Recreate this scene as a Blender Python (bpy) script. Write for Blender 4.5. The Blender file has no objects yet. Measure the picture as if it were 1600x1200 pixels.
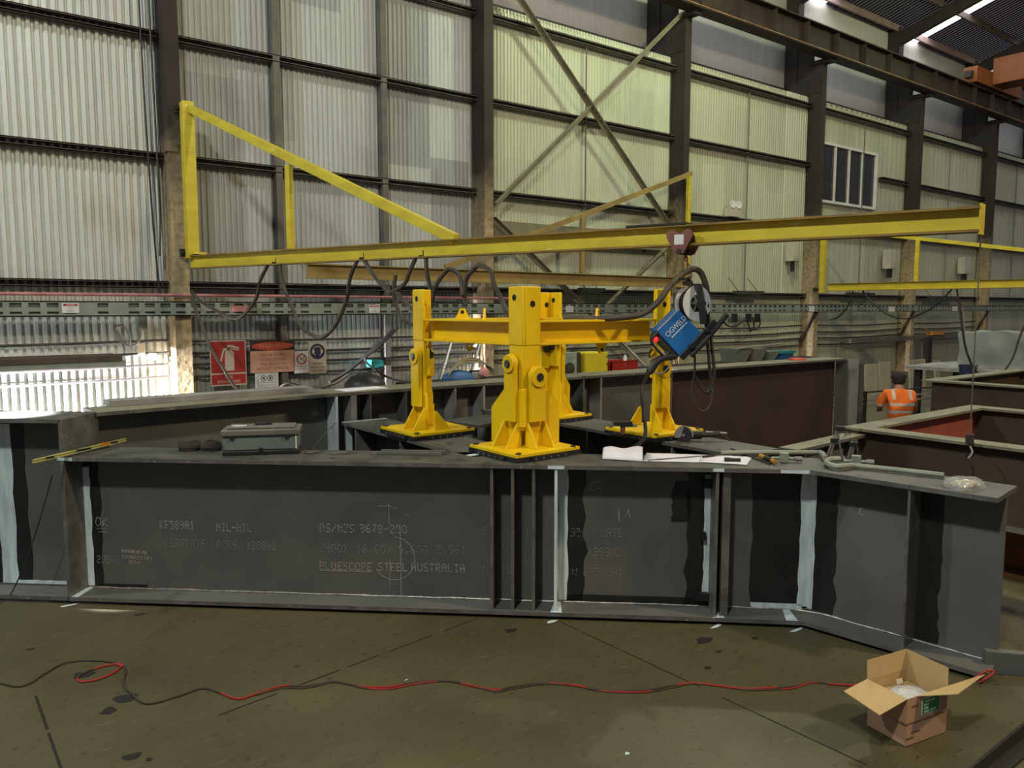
import bpy, bmesh, math, random
from mathutils import Vector, Matrix, noise as mnoise
random.seed(7)
sc = bpy.context.scene
COL = sc.collection

# ------------------------------------------------------------------ camera
F = 1220.0; CH = 1.9
PITCH = math.atan((600-481)/F); YAW = math.atan(1600*math.cos(PITCH)/F)
FW = Vector((math.cos(YAW)*math.cos(PITCH), math.sin(YAW)*math.cos(PITCH), -math.sin(PITCH)))
RT = Vector((math.sin(YAW), -math.cos(YAW), 0)); UP = RT.cross(FW)
EYE = Vector((0, 0, CH))
cam = bpy.data.cameras.new('camera'); co = bpy.data.objects.new('camera', cam); COL.objects.link(co)
cam.sensor_width = 36; cam.lens = F/1600*36; cam.clip_end = 200
co.matrix_world = Matrix(((RT.x, UP.x, -FW.x, 0), (RT.y, UP.y, -FW.y, 0), (RT.z, UP.z, -FW.z, CH), (0, 0, 0, 1)))
sc.camera = co

# ------------------------------------------------------------------ world, lamps, exposure
w = bpy.data.worlds.new('world'); sc.world = w; w.use_nodes = True
bg = w.node_tree.nodes['Background']; bg.inputs[0].default_value = (0.62, 0.58, 0.72, 1); bg.inputs[1].default_value = 0.18
sc.view_settings.view_transform = 'Standard'; sc.view_settings.look = 'None'
sc.view_settings.exposure = 0.0; sc.view_settings.gamma = 1.0; sc.view_settings.use_curve_mapping = False

def lamp(name, kind, loc, energy, color, size=0.3, target=None, spot=60, blend=1.0):
    l = bpy.data.lights.new(name, kind); l.energy = energy; l.color = color
    if kind == 'AREA': l.shape = 'DISK'; l.size = size
    else: l.shadow_soft_size = size
    if kind == 'SPOT': l.spot_size = math.radians(spot); l.spot_blend = blend
    o = bpy.data.objects.new(name, l); COL.objects.link(o); o.location = loc
    if target is not None:
        o.rotation_euler = (Vector(target)-Vector(loc)).to_track_quat('-Z', 'Y').to_euler()
    return o
lamp('high_bay_lamp_middle', 'POINT', (11.6, 7.4, 9.3), 740, (0.90, 1.0, 0.60), 0.12)
lamp('high_bay_lamp_right', 'POINT', (22.5, 7.8, 9.3), 170, (0.90, 1.0, 0.55), 0.25)
lamp('high_bay_lamp_left', 'POINT', (-4.2, 8.0, 8.8), 1400, (0.92, 1.0, 0.98), 0.25)
lamp('high_bay_lamp_front', 'POINT', (-3.0, -0.5, 9.0), 1900, (1.0, 0.98, 0.84), 0.3)
lamp('high_bay_lamp_near', 'POINT', (7.5, -4.0, 8.6), 2300, (1.0, 0.77, 0.46), 0.3)
lamp('daylight_from_side_door', 'SPOT', (-2.6, 10.75, 0.50), 70000, (0.94, 0.91, 1.0), 0.12, (0.9, 11.7, 0.42), 31, 0.9)
lamp('added_girder_top_spot', 'SPOT', (-1.3, 7.75, 5.2), 50000, (0.94, 0.91, 1.0), 0.04, (0.50, 6.05, 1.2), 5.6, 1.0)  # added spot that brightens the deep girder's top; no opening overhead

# ------------------------------------------------------------------ pixel helpers (photo frame 1600x1200)
def ray(x, y): return FW + RT*((x-800)/F) - UP*((y-600)/F)
def PZ(x, y, z): d = ray(x, y); return EYE + d*((z-CH)/d.z)
def PY(x, y, yy): d = ray(x, y); return EYE + d*(yy/d.y)
def PX(x, y, xx): d = ray(x, y); return EYE + d*(xx/d.x)
def PV(x, y, A, B):
    n = Vector((-(B[1]-A[1]), B[0]-A[0], 0)); d = ray(x, y)
    return EYE + d*((Vector((A[0], A[1], 0))-Vector((0, 0, 0))).dot(n)/d.dot(n))
def PD(x, y, dist): return EYE + ray(x, y)*dist
def V(*a): return Vector(a)

# ------------------------------------------------------------------ materials
def mat(name, c1, c2=None, scale=4.0, rough=0.6, metal=0.0, bump=0.0, bscale=30.0, stretch=(1, 1, 1), lo=0.35, hi=0.65,
        spec=0.5, emit=None, estr=0, detail=5, alpha=None, trans=0, rough2=None, c3=None, s3=20.0, t3=0.62):
    m = bpy.data.materials.new(name); m.use_nodes = True
    nt = m.node_tree; N = nt.nodes; L = nt.links; b = N['Principled BSDF']
    b.inputs['Roughness'].default_value = rough; b.inputs['Metallic'].default_value = metal
    b.inputs['Specular IOR Level'].default_value = spec
    tc = N.new('ShaderNodeTexCoord'); mp = N.new('ShaderNodeMapping'); mp.inputs['Scale'].default_value = stretch
    L.new(tc.outputs['Object'], mp.inputs['Vector'])
    if c2 is None: c2 = tuple(x*0.82 for x in c1)
    nz = N.new('ShaderNodeTexNoise'); nz.inputs['Scale'].default_value = scale; nz.inputs['Detail'].default_value = detail
    L.new(mp.outputs[0], nz.inputs['Vector'])
    cr = N.new('ShaderNodeValToRGB'); cr.color_ramp.elements[0].position = lo; cr.color_ramp.elements[1].position = hi
    cr.color_ramp.elements[0].color = (*c1, 1); cr.color_ramp.elements[1].color = (*c2, 1)
    L.new(nz.outputs['Fac'], cr.inputs['Fac']); out = cr.outputs['Color']
    if c3 is not None:
        n3 = N.new('ShaderNodeTexNoise'); n3.inputs['Scale'].default_value = s3; n3.inputs['Detail'].default_value = 6
        L.new(mp.outputs[0], n3.inputs['Vector'])
        r3 = N.new('ShaderNodeValToRGB'); r3.color_ramp.elements[0].position = t3; r3.color_ramp.elements[1].position = t3+0.05
        L.new(n3.outputs['Fac'], r3.inputs['Fac'])
        mx = N.new('ShaderNodeMix'); mx.data_type = 'RGBA'
        L.new(r3.outputs['Color'], mx.inputs['Factor']); L.new(out, mx.inputs['A']); mx.inputs['B'].default_value = (*c3, 1)
        out = mx.outputs['Result']
    L.new(out, b.inputs['Base Color'])
    if rough2 is not None:
        mr = N.new('ShaderNodeMapRange'); mr.inputs['To Min'].default_value = rough; mr.inputs['To Max'].default_value = rough2
        L.new(nz.outputs['Fac'], mr.inputs['Value']); L.new(mr.outputs[0], b.inputs['Roughness'])
    if bump > 0:
        nb = N.new('ShaderNodeTexNoise'); nb.inputs['Scale'].default_value = bscale; nb.inputs['Detail'].default_value = 4
        L.new(mp.outputs[0], nb.inputs['Vector'])
        bp = N.new('ShaderNodeBump'); bp.inputs['Strength'].default_value = bump; bp.inputs['Distance'].default_value = 0.02
        L.new(nb.outputs['Fac'], bp.inputs['Height']); L.new(bp.outputs[0], b.inputs['Normal'])
    if emit: b.inputs['Emission Color'].default_value = (*emit, 1); b.inputs['Emission Strength'].default_value = estr
    if trans: b.inputs['Transmission Weight'].default_value = trans
    if alpha is not None: b.inputs['Alpha'].default_value = alpha
    return m

def sheet_mat(name, base, var=0.25, stain=(0.30, 0.22, 0.13), stain_t=0.68, width=0.8, metal=0.0, rough=0.5):
    """Painted or galvanised wall sheeting: every sheet has its own tone, streaks run down it, some sheets are stained."""
    m = bpy.data.materials.new(name); m.use_nodes = True
    nt = m.node_tree; N = nt.nodes; L = nt.links; b = N['Principled BSDF']
    b.inputs['Roughness'].default_value = rough; b.inputs['Metallic'].default_value = metal
    tc = N.new('ShaderNodeTexCoord'); sp = N.new('ShaderNodeSeparateXYZ'); L.new(tc.outputs['Object'], sp.inputs[0])
    def mth(op, a, bb=None):
        n = N.new('ShaderNodeMath'); n.operation = op
        for i, q in enumerate((a, bb)):
            if q is None: continue
            if isinstance(q, (int, float)): n.inputs[i].default_value = q
            else: L.new(q, n.inputs[i])
        return n.outputs[0]
    ix = mth('FLOOR', mth('DIVIDE', sp.outputs['X'], width))
    wz = N.new('ShaderNodeTexWhiteNoise'); wz.noise_dimensions = '1D'; L.new(ix, wz.inputs['W'])
    iz = mth('FLOOR', mth('ADD', mth('DIVIDE', sp.outputs['Z'], 2.6), mth('MULTIPLY', wz.outputs['Value'], 0.55)))
    wn = N.new('ShaderNodeTexWhiteNoise'); wn.noise_dimensions = '2D'
    cb = N.new('ShaderNodeCombineXYZ'); L.new(ix, cb.inputs[0]); L.new(iz, cb.inputs[1]); L.new(cb.outputs[0], wn.inputs['Vector'])
    mp = N.new('ShaderNodeMapping'); mp.inputs['Scale'].default_value = (9, 1, 0.5); L.new(tc.outputs['Object'], mp.inputs['Vector'])
    nz = N.new('ShaderNodeTexNoise'); nz.inputs['Scale'].default_value = 1.6; nz.inputs['Detail'].default_value = 6; L.new(mp.outputs[0], nz.inputs['Vector'])
    n2 = N.new('ShaderNodeTexNoise'); n2.inputs['Scale'].default_value = 0.9; n2.inputs['Detail'].default_value = 6; L.new(tc.outputs['Object'], n2.inputs['Vector'])
    val = mth('ADD', mth('SUBTRACT', 1.0, mth('MULTIPLY', wn.outputs['Value'], var)), mth('MULTIPLY', mth('SUBTRACT', nz.outputs['Fac'], 0.5), 0.35))
    hsv = N.new('ShaderNodeHueSaturation'); hsv.inputs['Color'].default_value = (*base, 1); L.new(val, hsv.inputs['Value'])
    rs = N.new('ShaderNodeMapRange'); rs.inputs['From Min'].default_value = stain_t; rs.inputs['From Max'].default_value = stain_t+0.25; rs.inputs['To Max'].default_value = 0.7
    L.new(mth('ADD', mth('MULTIPLY', nz.outputs['Fac'], 0.5), mth('MULTIPLY', n2.outputs['Fac'], 0.6)), rs.inputs['Value'])
    mx = N.new('ShaderNodeMix'); mx.data_type = 'RGBA'; L.new(rs.outputs[0], mx.inputs['Factor']); L.new(hsv.outputs[0], mx.inputs['A']); mx.inputs['B'].default_value = (*stain, 1)
    L.new(mx.outputs['Result'], b.inputs['Base Color'])
    return m

def column_mat(name):
    """Dark brown paint with a crust of tan dust on the lower part, flaking and speckled."""
    m = bpy.data.materials.new(name); m.use_nodes = True
    nt = m.node_tree; N = nt.nodes; L = nt.links; b = N['Principled BSDF']; b.inputs['Roughness'].default_value = 0.75
    tc = N.new('ShaderNodeTexCoord'); sp = N.new('ShaderNodeSeparateXYZ'); L.new(tc.outputs['Object'], sp.inputs[0])
    nz = N.new('ShaderNodeTexNoise'); nz.inputs['Scale'].default_value = 2.5; nz.inputs['Detail'].default_value = 7; L.new(tc.outputs['Object'], nz.inputs['Vector'])
    ad = N.new('ShaderNodeMath'); ad.operation = 'MULTIPLY_ADD'; L.new(nz.outputs['Fac'], ad.inputs[0]); ad.inputs[1].default_value = 1.6; L.new(sp.outputs['Z'], ad.inputs[2])
    mr = N.new('ShaderNodeMapRange'); L.new(ad.outputs[0], mr.inputs['Value']); mr.inputs['From Min'].default_value = 3.9; mr.inputs['From Max'].default_value = 5.2
    n2 = N.new('ShaderNodeTexNoise'); n2.inputs['Scale'].default_value = 14; n2.inputs['Detail'].default_value = 8; L.new(tc.outputs['Object'], n2.inputs['Vector'])
    r2 = N.new('ShaderNodeValToRGB'); r2.color_ramp.elements[0].position = 0.36; r2.color_ramp.elements[1].position = 0.58
    r2.color_ramp.elements[0].color = (0.28, 0.21, 0.115, 1); r2.color_ramp.elements[1].color = (0.42, 0.33, 0.19, 1); L.new(n2.outputs['Fac'], r2.inputs['Fac'])
    r3 = N.new('ShaderNodeValToRGB'); r3.color_ramp.elements[0].color = (0.014, 0.010, 0.008, 1); r3.color_ramp.elements[1].color = (0.042, 0.030, 0.020, 1); L.new(nz.outputs['Fac'], r3.inputs['Fac'])
    mx = N.new('ShaderNodeMix'); mx.data_type = 'RGBA'; L.new(mr.outputs[0], mx.inputs['Factor']); L.new(r2.outputs[0], mx.inputs['A']); L.new(r3.outputs[0], mx.inputs['B'])
    L.new(mx.outputs['Result'], b.inputs['Base Color'])
    bp = N.new('ShaderNodeBump'); bp.inputs['Strength'].default_value = 0.4; bp.inputs['Distance'].default_value = 0.02; L.new(n2.outputs['Fac'], bp.inputs['Height']); L.new(bp.outputs[0], b.inputs['Normal'])
    return m

def floor_mat(name):
    m = bpy.data.materials.new(name); m.use_nodes = True
    nt = m.node_tree; N = nt.nodes; L = nt.links; b = N['Principled BSDF']
    tc = N.new('ShaderNodeTexCoord')
    def nz(s, d=6, st=None):
        n = N.new('ShaderNodeTexNoise'); n.inputs['Scale'].default_value = s; n.inputs['Detail'].default_value = d
        if st:
            mp = N.new('ShaderNodeMapping'); mp.inputs['Scale'].default_value = st; mp.inputs['Rotation'].default_value = (0, 0, 0.6)
            L.new(tc.outputs['Object'], mp.inputs['Vector']); L.new(mp.outputs[0], n.inputs['Vector'])
        else: L.new(tc.outputs['Object'], n.inputs['Vector'])
        return n.outputs['Fac']
    def ramp(f, p0, c0, p1, c1):
        r = N.new('ShaderNodeValToRGB'); r.color_ramp.elements[0].position = p0; r.color_ramp.elements[1].position = p1
        r.color_ramp.elements[0].color = (*c0, 1); r.color_ramp.elements[1].color = (*c1, 1); L.new(f, r.inputs['Fac']); return r.outputs['Color']
    def mix(f, a, c):
        x = N.new('ShaderNodeMix'); x.data_type = 'RGBA'; L.new(f, x.inputs['Factor']); L.new(a, x.inputs['A'])
        if isinstance(c, tuple): x.inputs['B'].default_value = (*c, 1)
        else: L.new(c, x.inputs['B'])
        return x.outputs['Result']
    base = ramp(nz(0.9), 0.35, (0.066, 0.059, 0.026), 0.68, (0.096, 0.086, 0.040))
    g = mix(ramp(nz(2.6, 8), 0.55, (0, 0, 0), 0.75, (0.5, 0.5, 0.5)), base, (0.042, 0.037, 0.019))
    g = mix(ramp(nz(26, 6), 0.62, (0, 0, 0), 0.68, (0.6, 0.6, 0.6)), g, (0.024, 0.020, 0.013))
    g = mix(ramp(nz(7, 8, (1, 5, 1)), 0.60, (0, 0, 0), 0.72, (0.5, 0.5, 0.5)), g, (0.135, 0.122, 0.072))
    g = mix(ramp(nz(60, 2), 0.74, (0, 0, 0), 0.76, (0.8, 0.8, 0.8)), g, (0.24, 0.22, 0.15))
    L.new(g, b.inputs['Base Color'])
    mr = N.new('ShaderNodeMapRange'); mr.inputs['To Min'].default_value = 0.36; mr.inputs['To Max'].default_value = 0.75; L.new(nz(3, 6), mr.inputs['Value']); L.new(mr.outputs[0], b.inputs['Roughness'])
    bp = N.new('ShaderNodeBump'); bp.inputs['Strength'].default_value = 0.12; bp.inputs['Distance'].default_value = 0.01; L.new(nz(18, 6), bp.inputs['Height']); L.new(bp.outputs[0], b.inputs['Normal'])
    return m

M = {}
M['floor'] = floor_mat('floor_plate_steel')
M['seam'] = mat('dark_seam', (0.012, 0.011, 0.009), rough=0.9)
M['sheet0'] = sheet_mat('cream_corrugated_sheet', (0.66, 0.70, 0.66), 0.12, (0.34, 0.26, 0.17), 0.62)
M['sheet1'] = sheet_mat('patched_galvanised_sheet', (0.55, 0.59, 0.58), 0.42, (0.13, 0.11, 0.09), 0.60)
M['sheet2'] = sheet_mat('green_cream_sheet', (0.56, 0.60, 0.46), 0.20, (0.33, 0.28, 0.18), 0.66)
M['sheet3'] = sheet_mat('smooth_green_cream_sheet', (0.54, 0.57, 0.42), 0.22, (0.33, 0.28, 0.18), 0.66)
M['fascia'] = sheet_mat('upper_cladding', (0.52, 0.53, 0.49), 0.10, (0.3, 0.26, 0.2), 0.75, 2.6)
M['girt'] = mat('grey_girt_steel', (0.10, 0.095, 0.085), (0.15, 0.14, 0.115), rough=0.6)
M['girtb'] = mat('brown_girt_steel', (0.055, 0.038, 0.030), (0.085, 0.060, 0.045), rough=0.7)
M['brace'] = mat('olive_brace_steel', (0.17, 0.155, 0.095), (0.24, 0.22, 0.14), rough=0.65)
M['column'] = column_mat('dusty_brown_column')
M['dark'] = mat('dark_brown_steel', (0.014, 0.012, 0.011), (0.026, 0.020, 0.017), rough=0.7)
M['crane'] = mat('rusty_runway', (0.022, 0.015, 0.010), (0.040, 0.024, 0.013), rough=0.7)
M['rail'] = mat('orange_rail_edge', (0.36, 0.22, 0.10), (0.20, 0.10, 0.05), rough=0.5)
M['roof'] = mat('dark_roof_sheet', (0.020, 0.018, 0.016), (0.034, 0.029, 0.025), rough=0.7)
M['purlin'] = mat('pinkish_purlin', (0.22, 0.15, 0.14), (0.30, 0.21, 0.19), rough=0.6)
M['sky'] = mat('skylight_sheet', (0.9, 0.9, 0.9), emit=(0.96, 0.95, 1.0), estr=9.0)
M['translucent'] = mat('translucent_eave_sheet', (0.55, 0.47, 0.52), (0.62, 0.54, 0.58), rough=0.5)
M['steel'] = mat('mill_scale_steel', (0.090, 0.098, 0.094), (0.125, 0.128, 0.114), scale=2.2, rough=0.50, rough2=0.68, spec=0.45, bump=0.03, bscale=60)
M['steelside'] = mat('lit_mill_scale_edge', (0.15, 0.15, 0.14), (0.09, 0.09, 0.082), scale=9, rough=0.42, metal=0.1, c3=(0.34, 0.34, 0.32), s3=45, t3=0.66)  # paler than the web steel: light on the edges put into the colour
M['flange'] = mat('worn_flange_steel', (0.060, 0.062, 0.052), (0.10, 0.10, 0.085), scale=5, rough=0.46, rough2=0.62, bump=0.03, c3=(0.035, 0.035, 0.032), s3=9, t3=0.60)
M['rustweb'] = mat('purple_brown_steel', (0.055, 0.034, 0.030), (0.040, 0.028, 0.026), scale=1.4, rough=0.6, bump=0.02)
M['black'] = mat('black_paint', (0.008, 0.009, 0.009), (0.014, 0.015, 0.014), rough=0.55)
M['primer'] = mat('white_primer', (0.66, 0.78, 0.81), (0.42, 0.53, 0.56), scale=22, stretch=(1, 1, 0.2), rough=0.7, lo=0.4, hi=0.7)
M['bead'] = mat('bright_weld_bead', (0.50, 0.50, 0.47), (0.22, 0.22, 0.21), scale=30, rough=0.4, metal=0.5)
M['chalk'] = mat('chalk_line', (0.50, 0.50, 0.48), (0.34, 0.34, 0.33), scale=40, rough=0.9)
M['print'] = mat('stencil_ink', (0.48, 0.48, 0.46), (0.36, 0.36, 0.35), scale=8, rough=0.9)
M['print2'] = mat('faded_stencil_ink', (0.30, 0.30, 0.29), (0.19, 0.19, 0.185), scale=8, rough=0.9)
M['yellow'] = mat('fresh_yellow_paint', (0.86, 0.60, 0.010), (0.78, 0.51, 0.008), scale=3, spec=0.25, rough=0.42, bump=0.02, c3=(0.52, 0.30, 0.02), s3=16, t3=0.72)
M['oldyellow'] = mat('old_yellow_paint', (0.68, 0.56, 0.032), (0.54, 0.43, 0.028), scale=2.5, stretch=(1, 1, 3), rough=0.5, c3=(0.70, 0.64, 0.16), s3=6, t3=0.66)
M['dullyellow'] = mat('dusty_yellow_paint', (0.34, 0.25, 0.075), (0.24, 0.17, 0.06), scale=3, rough=0.7)
M['ochre'] = mat('dark_flange_yellow', (0.30, 0.20, 0.035), (0.20, 0.12, 0.03), scale=4, rough=0.65)  # darker, browner yellow than the boom web
M['pad'] = mat('black_rubber_pad', (0.014, 0.014, 0.014), rough=0.6)
M['bolt'] = mat('zinc_bolt', (0.45, 0.45, 0.43), rough=0.3, metal=0.8)
M['pin'] = mat('dark_pin', (0.045, 0.047, 0.050), rough=0.4, metal=0.5)
M['cable'] = mat('dusty_black_hose', (0.040, 0.030, 0.022), (0.085, 0.066, 0.046), scale=8, rough=0.65)
M['cord'] = mat('black_rubber_cord', (0.014, 0.013, 0.012), (0.03, 0.026, 0.022), rough=0.6)
M['redcord'] = mat('red_cord', (0.36, 0.022, 0.014), (0.30, 0.022, 0.015), scale=3, rough=0.5)
M['browncord'] = mat('brown_cord', (0.055, 0.042, 0.024), rough=0.6)
M['blue'] = mat('wire_feeder_blue', (0.012, 0.155, 0.46), (0.014, 0.135, 0.40), rough=0.35)
M['white'] = mat('white_plastic', (0.72, 0.74, 0.74), (0.62, 0.64, 0.65), rough=0.45)
M['paper'] = mat('white_paper', (0.78, 0.78, 0.84), (0.68, 0.68, 0.75), scale=6, rough=0.9)
M['blackplastic'] = mat('black_plastic', (0.016, 0.017, 0.018), rough=0.4)
M['greyplastic'] = mat('grey_green_plastic', (0.16, 0.20, 0.19), (0.13, 0.165, 0.155), rough=0.4)
M['lidplastic'] = mat('olive_grey_lid', (0.16, 0.16, 0.135), (0.11, 0.11, 0.095), rough=0.5)
M['red'] = mat('sign_red', (0.42, 0.022, 0.026), (0.34, 0.02, 0.024), rough=0.5)
M['redlamp'] = mat('red_indicator', (0.6, 0.01, 0.01), emit=(1, 0.02, 0.02), estr=1.2)
M['orangered'] = mat('warning_red', (0.55, 0.075, 0.03), (0.46, 0.06, 0.03), rough=0.5)
M['signcream'] = mat('faded_sign_salmon', (0.62, 0.36, 0.26), (0.52, 0.28, 0.20), scale=5, rough=0.7)
M['signbeige'] = mat('faded_sign_beige', (0.55, 0.52, 0.42), (0.46, 0.43, 0.34), rough=0.7)
M['offwhite'] = mat('off_white_print', (0.62, 0.55, 0.46), rough=0.7)
M['ink'] = mat('sign_ink', (0.02, 0.02, 0.025), rough=0.7)
M['faint'] = mat('faded_ink', (0.16, 0.08, 0.06), rough=0.8)
M['navy'] = mat('navy_disc', (0.025, 0.03, 0.09), rough=0.6)
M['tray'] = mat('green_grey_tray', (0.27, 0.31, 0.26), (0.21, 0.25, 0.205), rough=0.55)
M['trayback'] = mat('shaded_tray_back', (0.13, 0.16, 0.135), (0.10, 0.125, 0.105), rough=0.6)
M['pink'] = mat('pink_conduit', (0.50, 0.22, 0.24), (0.36, 0.13, 0.14), rough=0.5)
M['pipe'] = mat('dark_wall_pipe', (0.035, 0.032, 0.032), (0.07, 0.062, 0.055), rough=0.6)
M['alu'] = mat('aluminium', (0.45, 0.46, 0.47), (0.36, 0.37, 0.38), rough=0.4, metal=0.6)
M['greysteel'] = mat('grey_steel_section', (0.30, 0.30, 0.285), (0.22, 0.22, 0.21), scale=6, rough=0.55)
M['olivesteel'] = mat('olive_flange_steel', (0.16, 0.155, 0.10), (0.22, 0.21, 0.145), scale=4, rough=0.6, c3=(0.09, 0.075, 0.05), s3=8, t3=0.62)
M['rust'] = mat('rust_red_steel', (0.36, 0.085, 0.05), (0.26, 0.07, 0.045), scale=3, rough=0.75)
M['rustorange'] = mat('rust_orange_steel', (0.23, 0.10, 0.022), (0.13, 0.065, 0.022), scale=4, stretch=(1, 1, 7), rough=0.75)
M['rustdark'] = mat('dark_rust_steel', (0.050, 0.034, 0.022), (0.075, 0.048, 0.024), scale=2, rough=0.7)
M['card'] = mat('cardboard', (0.50, 0.36, 0.165), (0.46, 0.325, 0.145), scale=5, rough=0.8)
M['cardpink'] = mat('cardboard_outer', (0.42, 0.26, 0.155), (0.38, 0.235, 0.14), scale=5, rough=0.8)
M['green'] = mat('green_label', (0.035, 0.30, 0.070), rough=0.5)
M['foil'] = mat('clear_bag_plastic', (0.60, 0.62, 0.63), (0.42, 0.44, 0.45), scale=30, rough=0.25, bump=0.5, bscale=40)
M['tan'] = mat('brass_nuts', (0.55, 0.50, 0.28), (0.70, 0.66, 0.48), scale=60, rough=0.35, metal=0.5)
M['clear'] = mat('clear_plastic_film', (0.85, 0.87, 0.88), rough=0.15, alpha=0.28, bump=0.6, bscale=25)
M['wrap'] = mat('grey_stretch_wrap', (0.20, 0.235, 0.215), (0.26, 0.295, 0.275), scale=3, rough=0.28, bump=0.25, bscale=14)
M['hivis'] = mat('hi_vis_orange', (0.90, 0.20, 0.022), (0.78, 0.15, 0.02), scale=9, rough=0.8, bump=0.3, bscale=12)
M['tape'] = mat('reflective_tape', (0.55, 0.55, 0.53), rough=0.4)
M['trouser'] = mat('navy_trousers', (0.018, 0.019, 0.028), rough=0.9)
M['skin'] = mat('skin', (0.42, 0.22, 0.15), (0.38, 0.19, 0.13), rough=0.6)
M['cap'] = mat('dark_cap', (0.022, 0.022, 0.024), rough=0.9)
M['hair'] = mat('dark_hair', (0.02, 0.014, 0.01), rough=0.8)
M['brightyellow'] = mat('yellow_sheet_metal', (0.72, 0.62, 0.02), (0.62, 0.53, 0.02), rough=0.5)
M['greencab'] = mat('pale_green_cabinet', (0.20, 0.27, 0.22), (0.36, 0.43, 0.37), scale=6, rough=0.5)
M['redcrate'] = mat('red_crate', (0.48, 0.035, 0.025), rough=0.5)
M['bluebag'] = mat('blue_tarp', (0.020, 0.09, 0.26), (0.03, 0.13, 0.33), rough=0.5)
M['teal'] = mat('teal_plastic', (0.02, 0.24, 0.25), rough=0.5)
M['glass'] = mat('dark_window_glass', (0.03, 0.032, 0.03), rough=0.08, spec=0.6)
M['frame'] = mat('white_window_frame', (0.78, 0.78, 0.76), rough=0.5)
M['orange'] = mat('crane_orange', (0.24, 0.075, 0.014), (0.19, 0.06, 0.012), rough=0.55)
M['trolley'] = mat('red_brown_trolley', (0.22, 0.085, 0.065), (0.16, 0.06, 0.05), rough=0.55)
M['clamp'] = mat('grey_green_clamp', (0.22, 0.25, 0.20), (0.30, 0.33, 0.27), scale=8, rough=0.5, metal=0.2)
M['leather'] = mat('olive_work_leather', (0.055, 0.048, 0.034), (0.035, 0.030, 0.022), scale=10, rough=0.8, bump=0.3)
M['board'] = mat('tan_board', (0.34, 0.32, 0.23), (0.42, 0.39, 0.29), scale=3, rough=0.7)
M['handle'] = mat('orange_handle', (0.60, 0.24, 0.02), rough=0.4)
M['levelyellow'] = mat('yellow_green_level', (0.52, 0.50, 0.16), (0.42, 0.42, 0.18), rough=0.4)
M['pinkcloth'] = mat('pink_cloth', (0.75, 0.35, 0.36), rough=0.8)
M['greenbottle'] = mat('dark_green_pin', (0.02, 0.055, 0.035), rough=0.35)

# ------------------------------------------------------------------ mesh builder
ORG = {}
def frame_from(zdir, up=(0, 0, 1)):
    z = Vector(zdir).normalized(); u = Vector(up)
    if abs(z.dot(u)) > 0.98: u = Vector((1, 0, 0)) if abs(z.x) < 0.9 else Vector((0, 1, 0))
    x = u.cross(z).normalized(); y = z.cross(x)
    return x, y, z
def mtx(x, y, z, o):
    return Matrix(((x[0], y[0], z[0], o[0]), (x[1], y[1], z[1], o[1]), (x[2], y[2], z[2], o[2]), (0, 0, 0, 1)))
def catmull(pts, k=6):
    pts = [Vector(p) for p in pts]
    if len(pts) < 3: return pts
    P = [pts[0]*2-pts[1]]+pts+[pts[-1]*2-pts[-2]]; out = []
    for i in range(1, len(P)-2):
        a, b, c, d = P[i-1], P[i], P[i+1], P[i+2]
        for j in range(k):
            t = j/k
            out.append(0.5*((2*b)+(c-a)*t+(2*a-5*b+4*c-d)*t*t+(3*b-a-3*c+d)*t**3))
    out.append(pts[-1]); return out

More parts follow.
